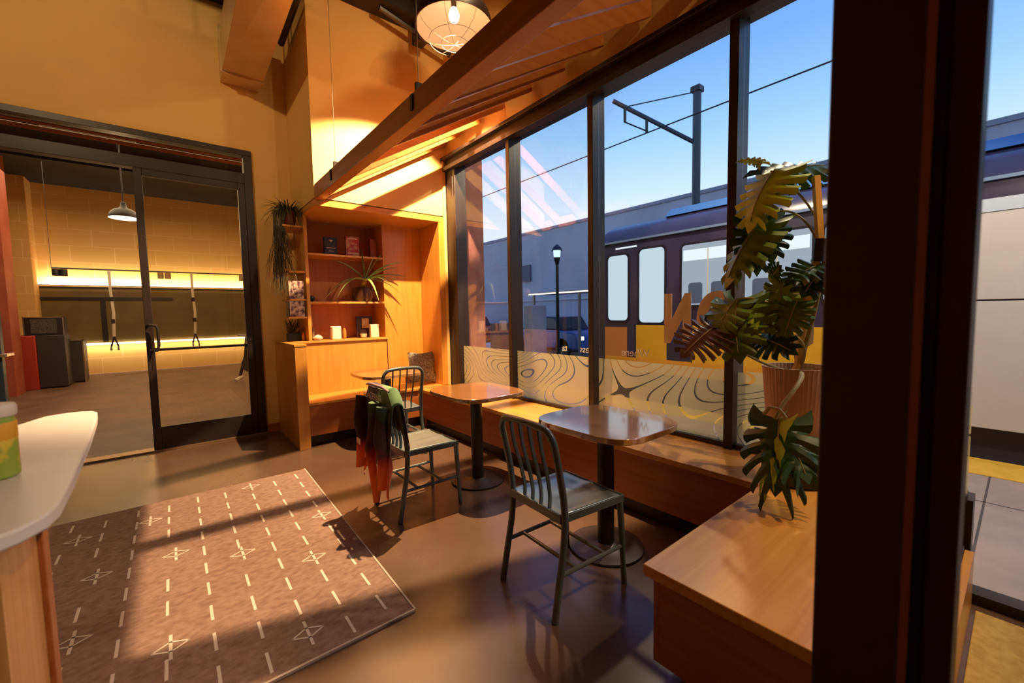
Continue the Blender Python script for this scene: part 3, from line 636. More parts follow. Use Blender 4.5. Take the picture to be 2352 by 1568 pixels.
def drape(u, v):
    # v: 0 front hem -> over the top rail -> 1 back hem ; u across
    y = CY2 + (u - .5) * (.47 + .10 * abs(v - .35))
    topx, topz = 1.095, .893 - .10 * max(0, abs(u - .5) - .34) / .16
    if v < .28:
        s = 1 - v / .28; x = topx + .035 + .03 * s + .01 * math.sin(u * 16); z = topz - .02 - .28 * s
    elif v < .38:
        a = (v - .28) / .10 * math.pi; x = topx + .035 * math.cos(a); z = topz - .02 + .022 * math.sin(a)
    else:
        s = (v - .38) / .62; fold = math.sin(u * 21 + .6) * .6 + math.sin(u * 9 + 2) * .6
        L = .50 + .07 * math.sin(u * 7 + 1.2)
        x = topx - .035 - .035 * s - .032 * fold * s ** .8; z = topz - .02 - L * s
        y += .012 * math.sin(u * 14 + s * 4) * s
    return Vector((x, y, z))
make('body', MB().grid(drape, 44, 40), JK, jk, solid=.005)
def sleeve(y0, z0, x0, L, r0, r1, ph):
    pts = []; rs = []
    for i in range(14):
        t = i / 13; pts.append((x0 - .03 * math.sin(t * 2.2) + .008 * math.sin(t * 9 + ph), y0 + .02 * math.sin(t * 5 + ph), z0 - L * t)); rs.append(r0 + (r1 - r0) * t + .004 * math.sin(t * 17 + ph))
    return MB().tube(pts, rs, 14, flat=.6)
make('hood', sleeve(2.56, .78, 1.03, .52, .055, .045, 1.2), JK, jk)
make('sleeve', sleeve(2.68, .80, 1.01, .66, .042, .026, 0), JK, jk)
make('sleeve', sleeve(2.95, .80, 1.03, .50, .050, .036, 2), JK, jk)
make('collar', MB().tube([(1.055, 2.55, .878), (1.052, 2.65, .895), (1.05, 2.75, .895), (1.052, 2.86, .896), (1.058, 2.95, .882)], [.006, .010, .011, .010, .006], 10), mat('collar_lilac', (.30, .18, .20), .6), jk)
cvt = bpy.data.curves.new('jt', 'FONT'); cvt.body = 'ALACERNA'; cvt.size = .064; cvt.extrude = .0006
tmp = bpy.data.objects.new('jt', cvt); COL.objects.link(tmp); bpy.context.view_layer.update()
me = bpy.data.meshes.new_from_object(tmp.evaluated_get(bpy.context.evaluated_depsgraph_get())); bpy.data.objects.remove(tmp)
me.materials.clear(); me.materials.append(mat('jacket_print', (.80, .68, .55), .6))
jt = bpy.data.objects.new('lettering', me); COL.objects.link(jt); jt.parent = jk
Mj = Matrix.Translation((1.026, 2.930, .805)) @ Matrix(((0, 0, -1), (-1, 0, 0), (0, 1, 0))).to_4x4() @ Matrix.Rotation(math.radians(0), 4, 'Z')
jt.matrix_local = Matrix.Translation(-Vector((1.08, CY2, .10))) @ Mj
make('label_patch', MB().box(.955, .960, 2.83, 2.90, .49, .53), mat('patch_pale', (.72, .45, .28), .7), jk)

# ================================================================== RUG
RUG = mottled('rug_wool', (.20, .11, .078), (.34, .215, .155), 26, (1, 1.6, 1), rough=.95, bump=.3, detail=8, lo=.25, hi=.75, spec=.1)
rg = MB().box(-.86, .80, 1.735, 4.03, .001, .010)
# slight taper so the right edge follows the photo
for v in rg.v:
    if v.x > 0 and v.y > 3: v.x = .855
rug = make('rug', rg, RUG, bevel=.003); tag(rug, 'brown wool rug with pale dashes and stars on the concrete floor', 'rug')
pm = MB(); z0, z1 = .0102, .0112
stars = [(.43, 3.89), (.73, 3.0), (-.18, 3.68), (-.52, 3.66), (.25, 2.81), (-.05, 3.06), (.555, 2.49), (-.38, 3.07), (.385, 1.90), (-.075, 2.19), (-.40, 2.5), (-.7, 3.1), (-.68, 2.2)]
for ci in range(10):
    xc0 = .73 - .163 * ci
    y = 3.88 - (.05 if ci % 2 else 0)
    while y > 1.82:
        xc = xc0 + (y - 2.9) * .032 * max(0, (xc0 + .2))
        if not any(abs(sx_ - xc) < .06 and abs(sy_ - y) < .13 for sx_, sy_ in stars):
            pm.box(xc - .006, xc + .006, y - .062, y + .062, z0, z1)
        y -= .222
for sx_, sy_ in stars:
    pm.box(sx_ - .006, sx_ + .006, sy_ - .085, sy_ + .085, z0, z1)
    dd = [(sx_ - .062, sy_ - .0), (sx_, sy_ + .034), (sx_ + .062, sy_), (sx_, sy_ - .034)]
    for k in range(4):
        a, b = Vector(dd[k]), Vector(dd[(k + 1) % 4]); n_ = (b - a).normalized(); n_ = Vector((-n_.y, n_.x)) * .0042
        pm.add([(*(a - n_), z1), (*(b - n_), z1), (*(b + n_), z1), (*(a + n_), z1)], [(0, 1, 2, 3)])
make('woven_pattern', pm, mat('rug_cream', (.70, .58, .46), .95, spec=.1), rug, smooth=False)
make('binding', MB().box(-.86, .80, 1.728, 1.738, .001, .012).add([(.797, 1.73, .0125), (.806, 1.73, .0125), (.862, 4.034, .0125), (.853, 4.034, .0125)], [(0, 1, 2, 3)]), mat('rug_binding', (.55, .42, .32), .95), rug)

# ================================================================== COUNTER + JAR
ct = thing('bar_counter', (-.7, 1.6, 0), 'white topped bar counter with a wooden base at the left edge', 'counter')
poly = [(-.222, 1.40), (-.226, 1.60), (-.245, 2.10), (-.268, 2.52), (-.282, 2.68), (-.30, 2.725), (-.345, 2.752), (-.40, 2.75), (-.455, 2.72), (-.54, 2.49), (-.70, 2.10), (-1.4, 1.2), (-1.4, .95), (-.60, 1.11), (-.40, 1.185), (-.31, 1.238), (-.262, 1.28), (-.232, 1.335)]
make('countertop', MB().prism(poly, .915, .95), WHITE, ct, bevel=.006)
make('front_panel', MB().prism([(-.312, 1.36), (-.312, 1.66), (-.85, 1.66), (-1.3, 1.36)], 0, .915), wood('counter_wood', (.55, .24, .07), (.70, .36, .11), 'z', .4, .2), ct)
make('end_trim', MB().box(-.335, -.300, 1.662, 1.72, 0, .915), Wdy, ct, bevel=.003)
jr = thing('label_jar', (-.405, 1.735, .951), 'yellow and green labelled jar with a white lid on the white counter', 'jar')
jc = (-.388, 1.735, .951)
make('jar_body', MB().lathe([(.040, 0), (.047, .006), (.047, .15), (.043, .165), (.001, .165)], jc, 32), mottled('jar_label', (.75, .55, .06), (.30, .42, .05), 14, rough=.35, lo=.45, hi=.55), jr)
make('label_band', MB().lathe([(.0474, .105), (.0478, .106), (.0478, .150), (.0474, .151)], jc, 32), mat('band_orange', (.85, .42, .04), .4), jr)
make('lid', MB().lathe([(.047, .166), (.050, .170), (.050, .192), (.047, .198), (.001, .198)], jc, 32), mat('lid_white', (.78, .72, .62), .4), jr)

# ================================================================== MONSTERA
mo = thing('monstera_plant', (2.47, .84, .465), 'large monstera with split leaves and wooden stakes in a ribbed clay pot', 'potted plant')
PX, PY = 2.50, .74
make('plant_stand', MB().lathe([(.13, 0), (.15, .01), (.15, .19), (.165, .20), (.165, .225), (.001, .225)], (PX, PY, .466), 40), mat('stand_black', (.015, .014, .012), .4), mo)
make('pot', MB().lathe([(.118, 0), (.125, .01), (.152, .36), (.158, .375), (.150, .375), (.143, .33), (.001, .33)], (PX, PY, .692), 96, rib=.025), mottled('ribbed_clay', (.56, .33, .22), (.62, .38, .26), 6, rough=.6), mo)
make('soil', MB().lathe([(.001, 0), (.140, 0), (.140, .006), (.001, .006)], (PX, PY, 1.022), 24), SOIL, mo)
STAKE = mottled('stake_wood', (.85, .42, .05), (.90, .50, .08), 8, rough=.5)
def pt(px, py, x): return atx(px, py, x)
s1 = [pt(1832, 838, 2.47), pt(1853, 670, 2.46)]; s2 = [pt(1862, 740, 2.44), pt(1887, 600, 2.45), pt(1874, 405, 2.46)]
make('stake', MB().tube([Vector((2.47, .76, 1.0))] + s1, [.017, .017, .015], 4), STAKE, mo)
make('stake', MB().tube([s1[1] + Vector((-.01, 0, -.08)), pt(1884, 560, 2.45), s2[2]], .019, 4), STAKE, mo)
make('tie', MB().tube([pt(1880, 600, 2.45), pt(1886, 548, 2.45)], .026, 10), BLACK, mo)
def monstera_leaf(base, tip, width, face, mt_, curl=.18, nl=6, cup=.10, fold=0.0, slit=.50, gap=.13, sweep=.42):
    width *= 1.18; rl = random.Random(int(width * 9999)); js = [rl.uniform(.90, 1.06) for _ in range(24)]
    """base/tip points of the midrib, face = direction the upper side looks to"""
    base, tip = Vector(base), Vector(tip); L = (tip - base).length; ax = (tip - base).normalized(); fc = Vector(face).normalized()
    sd = ax.cross(fc).normalized(); nn = sd.cross(ax).normalized()
    def P(s, w):     # s along midrib (units L), w sideways (units)
        r2 = (s - .45) ** 2
        return base + ax * (s * L) + sd * w - nn * (curl * L * r2 + cup * w * w / max(width, .01) * 2 + fold * abs(w)) 
    mb = MB()
    def hw(s): return width * .5 * (math.sin(math.pi * min(1, max(0, (s + .30) / 1.34))) ** .75)
    def fw(s): return -.24 + sweep * min(1, max(0, s)) ** .6
    segs = 10
    for sg in (-1, 1):
        for k in range(nl):
            a0 = k / nl * .97; a1 = (k + 1) / nl * .97; am = (a0 + a1) / 2
            vs = []
            for j in range(segs + 1):
                t = j / segs; m_ = max(0, (t - slit) / (1 - slit))
                g = 1.0 - (gap * (m_ / .25 if m_ < .25 else 1) + .12 * m_)
                for q in range(5):
                    s0 = a0 + (a1 - a0) * q / 4; u = abs(q - 2) / 2
                    w_ = t * (hw(s0) * (1 - m_) + hw(am) * js[k + (9 if sg > 0 else 0)] * m_) * (1 - .10 * m_ * u ** 3)
                    s1 = s0 + (am - s0) * (1 - g)
                    p = P(s1 + fw(s0) * t * t, sg * w_) + nn * (.010 * math.cos(u * math.pi) * t * width / .3)
                    vs.append(p)
            fs = [(j * 5 + q, j * 5 + q + 1, (j + 1) * 5 + q + 1, (j + 1) * 5 + q) for j in range(segs) for q in range(4)]
            mb.add(vs, fs)
    # tip lobe
    vs = [P(.93, -width * .13), P(.93, width * .13), P(1.06, width * .09), P(1.20, 0), P(1.06, -width * .09)]
    mb.add(vs, [(0, 1, 2, 3, 4)])
    o = make('leaf', mb, mt_, mo, weld=True)
    make('midrib', MB().tube([P(s / 8, 0) + nn * .001 for s in range(9)], [.004 - .0003 * s for s in range(9)], 6), STEMM, o)
    return o
def stem(pts, r=.006): make('stem', MB().tube(pts, [r * (1 - .3 * i / len(pts)) for i in range(len(pts))], 8), STEMM, mo)
def curve(a, b, c, n=12):
    a, b, c = Vector(a), Vector(b), Vector(c)
    return [(1 - t) ** 2 * a + 2 * t * (1 - t) * b + t * t * c for t in [i / n for i in range(n + 1)]]
A = pt
# (base px, X) (tip px, X) width face material curl
camdir = (-.9, -.35, .1)
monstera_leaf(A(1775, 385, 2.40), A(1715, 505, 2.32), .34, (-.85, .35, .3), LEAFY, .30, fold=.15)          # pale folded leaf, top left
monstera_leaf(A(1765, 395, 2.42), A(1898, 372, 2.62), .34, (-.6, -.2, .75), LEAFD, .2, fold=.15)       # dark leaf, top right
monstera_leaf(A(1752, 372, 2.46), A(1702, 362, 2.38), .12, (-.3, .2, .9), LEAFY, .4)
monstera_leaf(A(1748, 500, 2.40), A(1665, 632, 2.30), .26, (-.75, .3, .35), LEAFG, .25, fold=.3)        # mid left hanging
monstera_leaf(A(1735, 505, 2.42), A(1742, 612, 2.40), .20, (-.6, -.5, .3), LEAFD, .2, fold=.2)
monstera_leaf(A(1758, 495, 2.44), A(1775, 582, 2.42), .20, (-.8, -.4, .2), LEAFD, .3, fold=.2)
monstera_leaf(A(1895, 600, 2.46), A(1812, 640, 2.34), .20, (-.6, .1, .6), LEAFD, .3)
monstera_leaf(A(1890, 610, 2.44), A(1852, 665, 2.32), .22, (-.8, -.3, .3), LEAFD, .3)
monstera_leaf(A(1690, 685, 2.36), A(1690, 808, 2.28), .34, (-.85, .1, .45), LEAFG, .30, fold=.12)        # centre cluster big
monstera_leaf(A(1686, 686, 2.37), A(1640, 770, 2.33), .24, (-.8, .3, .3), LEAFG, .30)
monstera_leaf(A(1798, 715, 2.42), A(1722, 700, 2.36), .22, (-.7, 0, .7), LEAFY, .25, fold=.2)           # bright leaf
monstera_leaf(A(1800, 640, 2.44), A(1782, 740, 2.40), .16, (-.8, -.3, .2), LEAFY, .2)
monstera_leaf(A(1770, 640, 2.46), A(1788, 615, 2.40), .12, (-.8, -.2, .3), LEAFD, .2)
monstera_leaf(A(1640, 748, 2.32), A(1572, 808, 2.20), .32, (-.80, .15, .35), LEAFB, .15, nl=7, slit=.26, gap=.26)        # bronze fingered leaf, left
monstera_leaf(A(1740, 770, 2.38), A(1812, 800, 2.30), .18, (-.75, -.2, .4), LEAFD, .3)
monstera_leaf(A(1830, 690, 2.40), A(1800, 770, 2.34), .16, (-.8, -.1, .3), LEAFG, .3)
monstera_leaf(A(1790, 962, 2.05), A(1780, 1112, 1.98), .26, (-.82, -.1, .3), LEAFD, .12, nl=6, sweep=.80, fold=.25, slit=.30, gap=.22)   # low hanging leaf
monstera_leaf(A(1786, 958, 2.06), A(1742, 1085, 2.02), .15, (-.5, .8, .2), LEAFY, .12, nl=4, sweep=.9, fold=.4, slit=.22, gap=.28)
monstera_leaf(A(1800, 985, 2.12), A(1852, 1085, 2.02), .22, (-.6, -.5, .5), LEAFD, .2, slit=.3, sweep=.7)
st0 = Vector((PX, PY, 1.03))
stem(curve(st0, A(1880, 700, 2.46), A(1893, 600, 2.46)), .012)
stem(curve(A(1893, 600, 2.46), A(1905, 480, 2.50), A(1770, 392, 2.41)), .007)
stem(curve(A(1893, 600, 2.46), A(1850, 440, 2.46), A(1745, 500, 2.41)), .006)
stem(curve(st0, A(1880, 770, 2.40), A(1790, 766, 2.38)) + curve(A(1790, 766, 2.38), A(1720, 752, 2.34), A(1668, 796, 2.30)), .009)
stem(curve(st0, A(1820, 660, 2.42), A(1690, 687, 2.36)), .007)
stem(curve(st0, A(1700, 830, 2.34), A(1640, 748, 2.32)), .007)
stem(curve(st0, A(1850, 690, 2.44), A(1798, 712, 2.42)), .006)
stem(curve(st0 + Vector((-.02, 0, 0)), A(1868, 845, 2.20), A(1800, 925, 2.10)) + [A(1786, 950, 2.06), A(1780, 962, 2.05)], .012)
stem([A(1755, 950, 2.07), A(1768, 935, 2.06), A(1790, 940, 2.05), A(1806, 960, 2.05)], .009)

# ================================================================== GYM ROOM
GY = 14.9
BLK = mottled('painted_block', (.62, .40, .20), (.68, .46, .24), 3, rough=.8)
bmn = MATS['painted_block'].node_tree; pb = bmn.nodes['Principled BSDF']
tcg = _n(bmn, 'ShaderNodeTexCoord'); mpg = _n(bmn, 'ShaderNodeMapping'); mpg.inputs['Rotation'].default_value = (math.pi / 2, 0, 0)
br = _n(bmn, 'ShaderNodeTexBrick'); br.inputs['Scale'].default_value = 1; br.inputs['Brick Width'].default_value = .8; br.inputs['Row Height'].default_value = .4; br.inputs['Mortar Size'].default_value = .008
br.inputs['Color1'].default_value = (.74, .44, .13, 1); br.inputs['Color2'].default_value = (.70, .40, .115, 1); br.inputs['Mortar'].default_value = (.80, .54, .22, 1)
bmn.links.new(tcg.outputs['Object'], mpg.inputs[0]); bmn.links.new(mpg.outputs[0], br.inputs['Vector']); bmn.links.new(br.outputs[0], pb.inputs['Base Color'])
RUB = mottled('rubber_floor', (.09, .042, .022), (.17, .085, .048), 2.5, rough=.5, r2=.65, detail=9)
struct('floor_gym', MB().box(-6, 3.2, 5.662, GY, -.12, -.001), RUB, smooth=False)
struct('wall_gym_far', MB().box(-6, 3.2, GY, GY + .2, 0, 4.9), BLK, smooth=False)
struct('wall_gym_left', MB().box(-6.2, -6, 5.80, GY, 0, 4.9), PAINT, smooth=False)
struct('wall_gym_right', MB().box(3.2, 3.4, 5.80, GY, 0, 4.9), PAINT, smooth=False)
struct('ceiling_gym', MB().box(-6, 3.2, 5.80, GY, 4.62, 4.75), DARKC, smooth=False)
struct('beam_gym', MB().box(-6, 3.2, 8.4, 8.6, 4.2, 4.62).box(-6, 3.2, 11.4, 11.6, 4.3, 4.62), DARKC, smooth=False)
OL = mottled('olive_panel', (.13, .085, .022), (.17, .11, .03), 2, rough=.45)
o = thing('wall_panel', (-.3, GY, .80), 'olive wall panel divided by a dark frame across the gym far wall', 'wall panel')
make('board', MB().box(-2.45, 3.19, GY - .05, GY - .005, .80, 2.20), OL, o)
make('frame', MB().box(-2.45, .1, GY - .07, GY - .05, 1.86, 1.94).box(-1.34, -1.24, GY - .07, GY - .05, .80, 1.86).box(-2.45, 3.19, GY - .055, GY - .05, 2.16, 2.20), BLACK, o)
def led(z, x0, x1, label):
    t = thing('strip_light', ((x0 + x1) / 2, GY - .10, z), label, 'light', 'strip lights on the gym wall')
    make('channel', MB().box(x0, x1, GY - .11, GY - .075, z - .02, z), BLACK, t)
    make('glow_strip', MB().box(x0, x1, GY - .105, GY - .08, z + .002, z + .03), emis('led_glow', (1, .86, .62), 9), t)
    return t
led(2.24, -2.55, 3.18, 'upper glowing strip light along the top of the olive panel')
led(.75, -1.95, 3.18, 'lower glowing strip light along the bottom of the olive panel')
area((-.0, GY - .16, 2.30), (math.radians(115), 0, 0), 5.4, .05, 72, (1, .84, .58))
area((.4, GY - .16, .74), (math.radians(50), 0, 0), 4.8, .05, 26, (1, .86, .62))
# column of red painted brick at left and pilaster
struct('wall_gym_pier', MB().box(-3.6, -2.24, 11.6, 12.2, 0, 4.62), mottled('red_brown_block', (.30, .05, .02), (.38, .08, .03), 3, rough=.7), smooth=False)
struct('column_gym', MB().box(-3.4, -2.36, GY - .55, GY - .002, 0, 4.62), BLK, smooth=False)
# cabinet + amplifier
gc = thing('red_speaker_cabinet', (-2.15, 12.7, 0), 'red sided black cabinet standing on the gym floor beneath the amplifier', 'cabinet')
a0 = atz(85, 888, 0); 
make('cabinet_side', MB().box(-2.42, -2.10, 12.45, 13.1, 0, 1.08), mat('cabinet_red', (.42, .04, .02), .45), gc, bevel=.01)
make('cabinet_front', MB().box(-2.10, -1.70, 12.50, 13.1, .02, 1.08), mat('cabinet_dark', (.035, .025, .022), .5), gc, bevel=.01)
ga = thing('amplifier', (-2.1, 12.8, 1.08), 'black amplifier box with silver edges on top of the red cabinet', 'amplifier')
make('amp_body', MB().box(-2.26, -1.70, 12.55, 12.95, 1.085, 1.45), mat('amp_black', (.02, .016, .014), .4), ga, bevel=.006)
make('amp_grille', MB().box(-2.16, -1.80, 12.54, 12.55, 1.12, 1.41), mottled('amp_grille', (.03, .025, .02), (.10, .08, .06), 60, rough=.6), ga)
make('edge_trim', MB().box(-2.26, -1.70, 12.535, 12.55, 1.435, 1.45).box(-2.26, -2.245, 12.535, 12.55, 1.085, 1.45).box(-1.715, -1.70, 12.535, 12.55, 1.085, 1.45), mat('silver', (.6, .5, .4), .3, .9), ga)
gb = thing('flight_case', (-1.6, 13.4, 0), 'tall narrow flight case with pale edges beside the red cabinet', 'case')
make('case_body', MB().box(-1.74, -1.52, 13.2, 13.7, .03, .92), mat('case_dark', (.05, .035, .03), .5), gb, bevel=.008)
make('case_edge', MB().box(-1.535, -1.51, 13.185, 13.20, .0, .95).box(-1.75, -1.51, 13.185, 13.20, .92, .95), mat('silver', (.6, .5, .4), .3, .9), gb)
# rack at far left
rk = thing('weight_rack', (-1.25, 6.6, 0), 'dark blue steel rack at the left edge inside the gym', 'rack')
make('upright', MB().box(-1.42, -1.33, 6.5, 6.6, 0, 1.75), mat('rack_blue', (.012, .022, .035), .4), rk, bevel=.004)
make('upright', MB().box(-1.84, -1.75, 6.5, 6.6, 0, 1.75), mat('rack_blue', (.012, .022, .035), .4), rk, bevel=.004)
make('rack_shelf', MB().box(-1.85, -1.28, 6.42, 6.68, 1.02, 1.045), mat('silver', (.6, .5, .4), .3, .9), rk)
# suspension trainers
for (x, l, yy) in ((-.84, 'suspension strap hanging with handles in the open gap of the gym', 11.0), (.40, 'suspension strap hanging behind the glass door', 11.0)):
    t = thing('suspension_strap', (x, yy, .75), l, 'strap', 'suspension straps hung from the rail')
    make('strap', MB().box(x - .022, x + .022, yy - .003, yy + .003, 1.9, 2.29).tube([(x, yy, 1.9), (x + .02, yy, 1.5), (x, yy, 1.05)], .022, 6, flat=.3), mat('strap_pale', (.62, .52, .38), .7), t)
    make('strap_buckle', MB().box(x - .03, x + .03, yy - .01, yy + .01, 1.72, 1.80).box(x - .026, x + .03, yy - .01, yy + .01, 1.30, 1.38), BLACK, t)
    for sg in (-1, 1):
        make('grip', MB().tube([(x, yy, 1.05), (x + sg * .05, yy, .86), (x + sg * .05, yy - .1, .80), (x + sg * .05, yy + .1, .80)], .014, 8), BLACK, t)
t = thing('track_rail', (-.1, 11.0, 2.3), 'thin dark rail with small spotlights across the gym', 'track light')
make('rail', MB().tube([(-1.58, 11, 2.31), (1.9, 11, 2.31)], .014, 8), BLACK, t)
for x in (-1.53, -1.43, -.09, .02, 1.28):
    make('spot_head', MB().lathe([(.045, 0), (.05, .005), (.05, .12), (.001, .12)], (x, 11, 2.17), 16), BLACK if x < -1 else mat('head_tan', (.35, .22, .10), .4), t)
t.location = (-.1, 11.0, 2.3)
make('hanger', MB().tube([(-1.58, 11, 2.31), (-1.58, 11, 4.62)], .004, 5).tube([(1.9, 11, 2.31), (1.9, 11, 4.62)], .004, 5), BLACK, t)
# gym pendant
pendant((-.46, 9.0, 2.95), .19, 'black dome pendant lamp in the gym, left of the glass door', 4.62, bulb=6, wire=False)
# pipes and ceiling lamps in the gym
for k, (px, y, z, r_) in enumerate(((0, 7.2, 3.62, .02), (0, 8.0, 3.80, .03), (0, 9.2, 3.95, .025))):
    t = make('ceiling_conduit', MB().tube([(-5, y, z), (3.0, y, z)], r_, 8), mat('pipe_copper', (.40, .16, .07), .4, .7)); tag(t, ('thin copper pipe nearest the door head under the gym ceiling', 'thick copper pipe in the middle of the gym ceiling', 'copper pipe farthest back under the gym ceiling')[k], 'pipe')
t = thing('tube_light', (-.75, 8.8, 4.05), 'slim ceiling tube light glowing behind the door head in the gym', 'lamp')
make('housing', MB().box(-1.25, -.25, 8.75, 8.85, 4.06, 4.12), BLACK, t); make('tube', MB().box(-1.22, -.28, 8.77, 8.83, 4.03, 4.058), emis('tube_glow', (1, .85, .6), 5), t)
make('drop_rod', MB().tube([(-.75, 8.8, 4.12), (-.75, 8.8, 4.62)], .008, 6), BLACK, t)
# exercise stand behind door
t = thing('exercise_bike', (1.25, 10.6, 0), 'exercise bike seen behind the right edge of the glass door', 'exercise bike')
make('bike_frame', MB().tube([(1.10, 10.6, .12), (1.22, 10.6, .55), (1.26, 10.6, .95)], .03, 8).tube([(1.22, 10.6, .55), (1.40, 10.6, .14)], .03, 8), BLACK, t)
make('handlebar', MB().tube([(1.10, 10.6, 1.0), (1.26, 10.6, .97), (1.40, 10.6, 1.02)], .02, 8), mat('silver', (.6, .5, .4), .3, .9), t)
make('foot_bar', MB().tube([(1.0, 10.5, .04), (1.14, 10.6, .10)], .04, 8).tube([(1.34, 10.5, .04), (1.44, 10.6, .10)], .04, 8), mat('foot_pale', (.6, .5, .4), .5), t)
make('flywheel', MB().tube([(1.30, 10.56, .36), (1.30, 10.64, .36)], .17, 24), mat('wheel_dark', (.05, .04, .035), .4), t)

# ================================================================== OUTSIDE
PAVE = mottled('pavement', (.34, .26, .20), (.43, .33, .25), 3, rough=.8, detail=8)
struct('pavement', MB().box(2.93, 5.05, -12, 60, -.14, -.02), PAVE, smooth=False)
struct('pavement_joints', MB().box(4.36, 4.372, -12, 30, -.0199, -.0185).box(2.95, 5.05, .13, .142, -.0199, -.0185).box(2.95, 5.05, 2.13, 2.142, -.0199, -.0185).box(2.95, 5.05, -1.87, -1.858, -.0199, -.0185), mat('joint', (.10, .08, .07), .9), smooth=False)
struct('platform_edge', MB().box(5.05, 5.58, -12, 12, -.14, -.015), mottled('tactile_yellow', (.75, .42, .03), (.85, .50, .05), 8, rough=.6), smooth=False)
struct('street', MB().box(5.58, 40, -40, 90, -.30, -.20), mottled('asphalt', (.13, .11, .12), (.19, .16, .17), 5, rough=.7), smooth=False)
struct('pavement_far', MB().box(11.0, 14, -40, 90, -.20, -.06).box(3.0, 9.0, 13.5, 17, -.2, -.04), mottled('pale_pave', (.55, .52, .52), (.62, .58, .58), 3, rough=.8), smooth=False)
# exterior pier
struct('column_outside', MB().box(3.0, 3.3, 4.62, 5.0, -.02, 4.6), mottled('outer_brick', (.20, .075, .06), (.27, .11, .085), 6, rough=.8), smooth=False)
# warehouse
wh = thing('warehouse', (19, 20, -.06), 'long pale grey warehouse with a flat roof across the street', 'building')
make('wall', MB().box(14, 26, -30, 70, -.06, 5.2), mottled('warehouse_wall', (.33, .35, .42), (.40, .42, .50), .6, rough=.85), wh, smooth=False)
make('roof_edge', MB().box(13.95, 26.05, -30, 70, 5.2, 5.32), mat('roof_edge', (.22, .24, .30), .7), wh)
make('vent', MB().box(13.90, 13.99, 15.6, 16.2, 2.9, 3.7), mat('vent_dark', (.10, .11, .14), .7), wh)
make('cornice', MB().box(13.92, 13.99, -20, 40, 1.9, 1.98), mat('cornice', (.45, .45, .50), .7), wh)
# tram
NAVY = mottled('tram_navy', (.030, .026, .06), (.05, .04, .085), 2, rough=.3, coat=.3)
TYEL = mottled('tram_yellow', (.78, .42, .02), (.85, .50, .03), 3, rough=.35, coat=.2)
TGRY = mottled('tram_white', (.66, .63, .60), (.72, .69, .66), 2, rough=.4)
LITW = emis('tram_window_light', (.72, .90, 1.0), .85)
tr = thing('tram', (7.0, -3, -.1), 'navy and yellow tram with lit windows standing across the pavement', 'tram')
X0, X1 = 5.72, 8.3
pr_ = [(X0, .24), (X0, 2.45), (X0 + .10, 2.66), (X0 + .35, 2.80), (X1 - .35, 2.80), (X1 - .1, 2.66), (X1, 2.45), (X1, .24)]
make('tram_body', MB().prism(pr_, .62, 4.62, 'y').prism([(X0 + .1, .3), (X0 + .1, 2.4), (X0 + .5, 2.6), (X1 - .5, 2.6), (X1 - .1, 2.4), (X1 - .1, .3)], 4.62, 4.95, 'y'), NAVY, tr, bevel=.03)
make('rear_section', MB().prism([(X0, .24), (X0, 2.28), (X0, 2.45), (X0 + .10, 2.66), (X0 + .35, 2.80), (X1 - .35, 2.80), (X1 - .1, 2.66), (X1, 2.45), (X1, .24)], -9, .60, 'y'), NAVY, tr, bevel=.03)
make('side_panel', MB().box(X0 - .02, X0 - .001, -9, .60, .24, 1.395).box(X0 - .02, X0 - .001, -9, .60, 1.41, 2.18), TGRY, tr, bevel=.004)
make('upper_band', MB().box(X0 - .025, X0 - .001, -9, .60, 2.185, 2.30), mat('band_pale', (.62, .74, .86), .4), tr)
make('roof', MB().prism([(X0 + .30, 2.80), (X0 + .45, 2.93), (X1 - .45, 2.93), (X1 - .3, 2.80)], -9, 3.6, 'y'), mat('tram_roof', (.06, .17, .42), .5), tr)
make('gutter', MB().box(X0 - .03, X0 + .02, -9, 4.62, 2.46, 2.49), mat('gutter_blue', (.20, .30, .50), .4), tr)
make('skirt', MB().box(X0 + .12, X1 - .12, -9, 4.5, -.15, .24), mat('skirt_dark', (.05, .03, .03), .6), tr)
make('yellow_panel', MB().box(X0 - .012, X0 - .001, 3.38, 3.90, .50, 1.14).box(X0 - .012, X0 - .001, .62, 2.98, .50, 1.14), TYEL, tr)
make('orange_panel', MB().box(X0 - .012, X0 - .001, 4.08, 4.56, .50, 1.10), mat('tram_orange', (.60, .24, .05), .4), tr)
make('lower_band', MB().box(X0 - .014, X0 - .0125, .62, 4.60, .50, .62).box(X0 - .012, X0 - .001, .62, 4.60, .40, .50), mat('band_orange_low', (.80, .38, .03), .4), tr)
def rwin(y0, y1, z0, z1, r=.07): return MB().prism(rrect(y0, y1, z0, z1, r, 5), X0 - .014, X0 - .002, 'x')
for (y0, y1, z0_, z1_) in ((4.06, 4.44, 1.21, 2.26), (3.42, 3.84, 1.18, 2.30)):
    f = make('door', rwin(y0 - .03, y1 + .03, .5 if 0 else z0_ - .03, z1_ + .03), mat('door_seal', (.015, .015, .03), .4), tr)
    make('door_window', MB().prism(rrect(y0, y1, z0_, z1_, .07, 5), X0 - .018, X0 - .0145, 'x'), LITW, f)
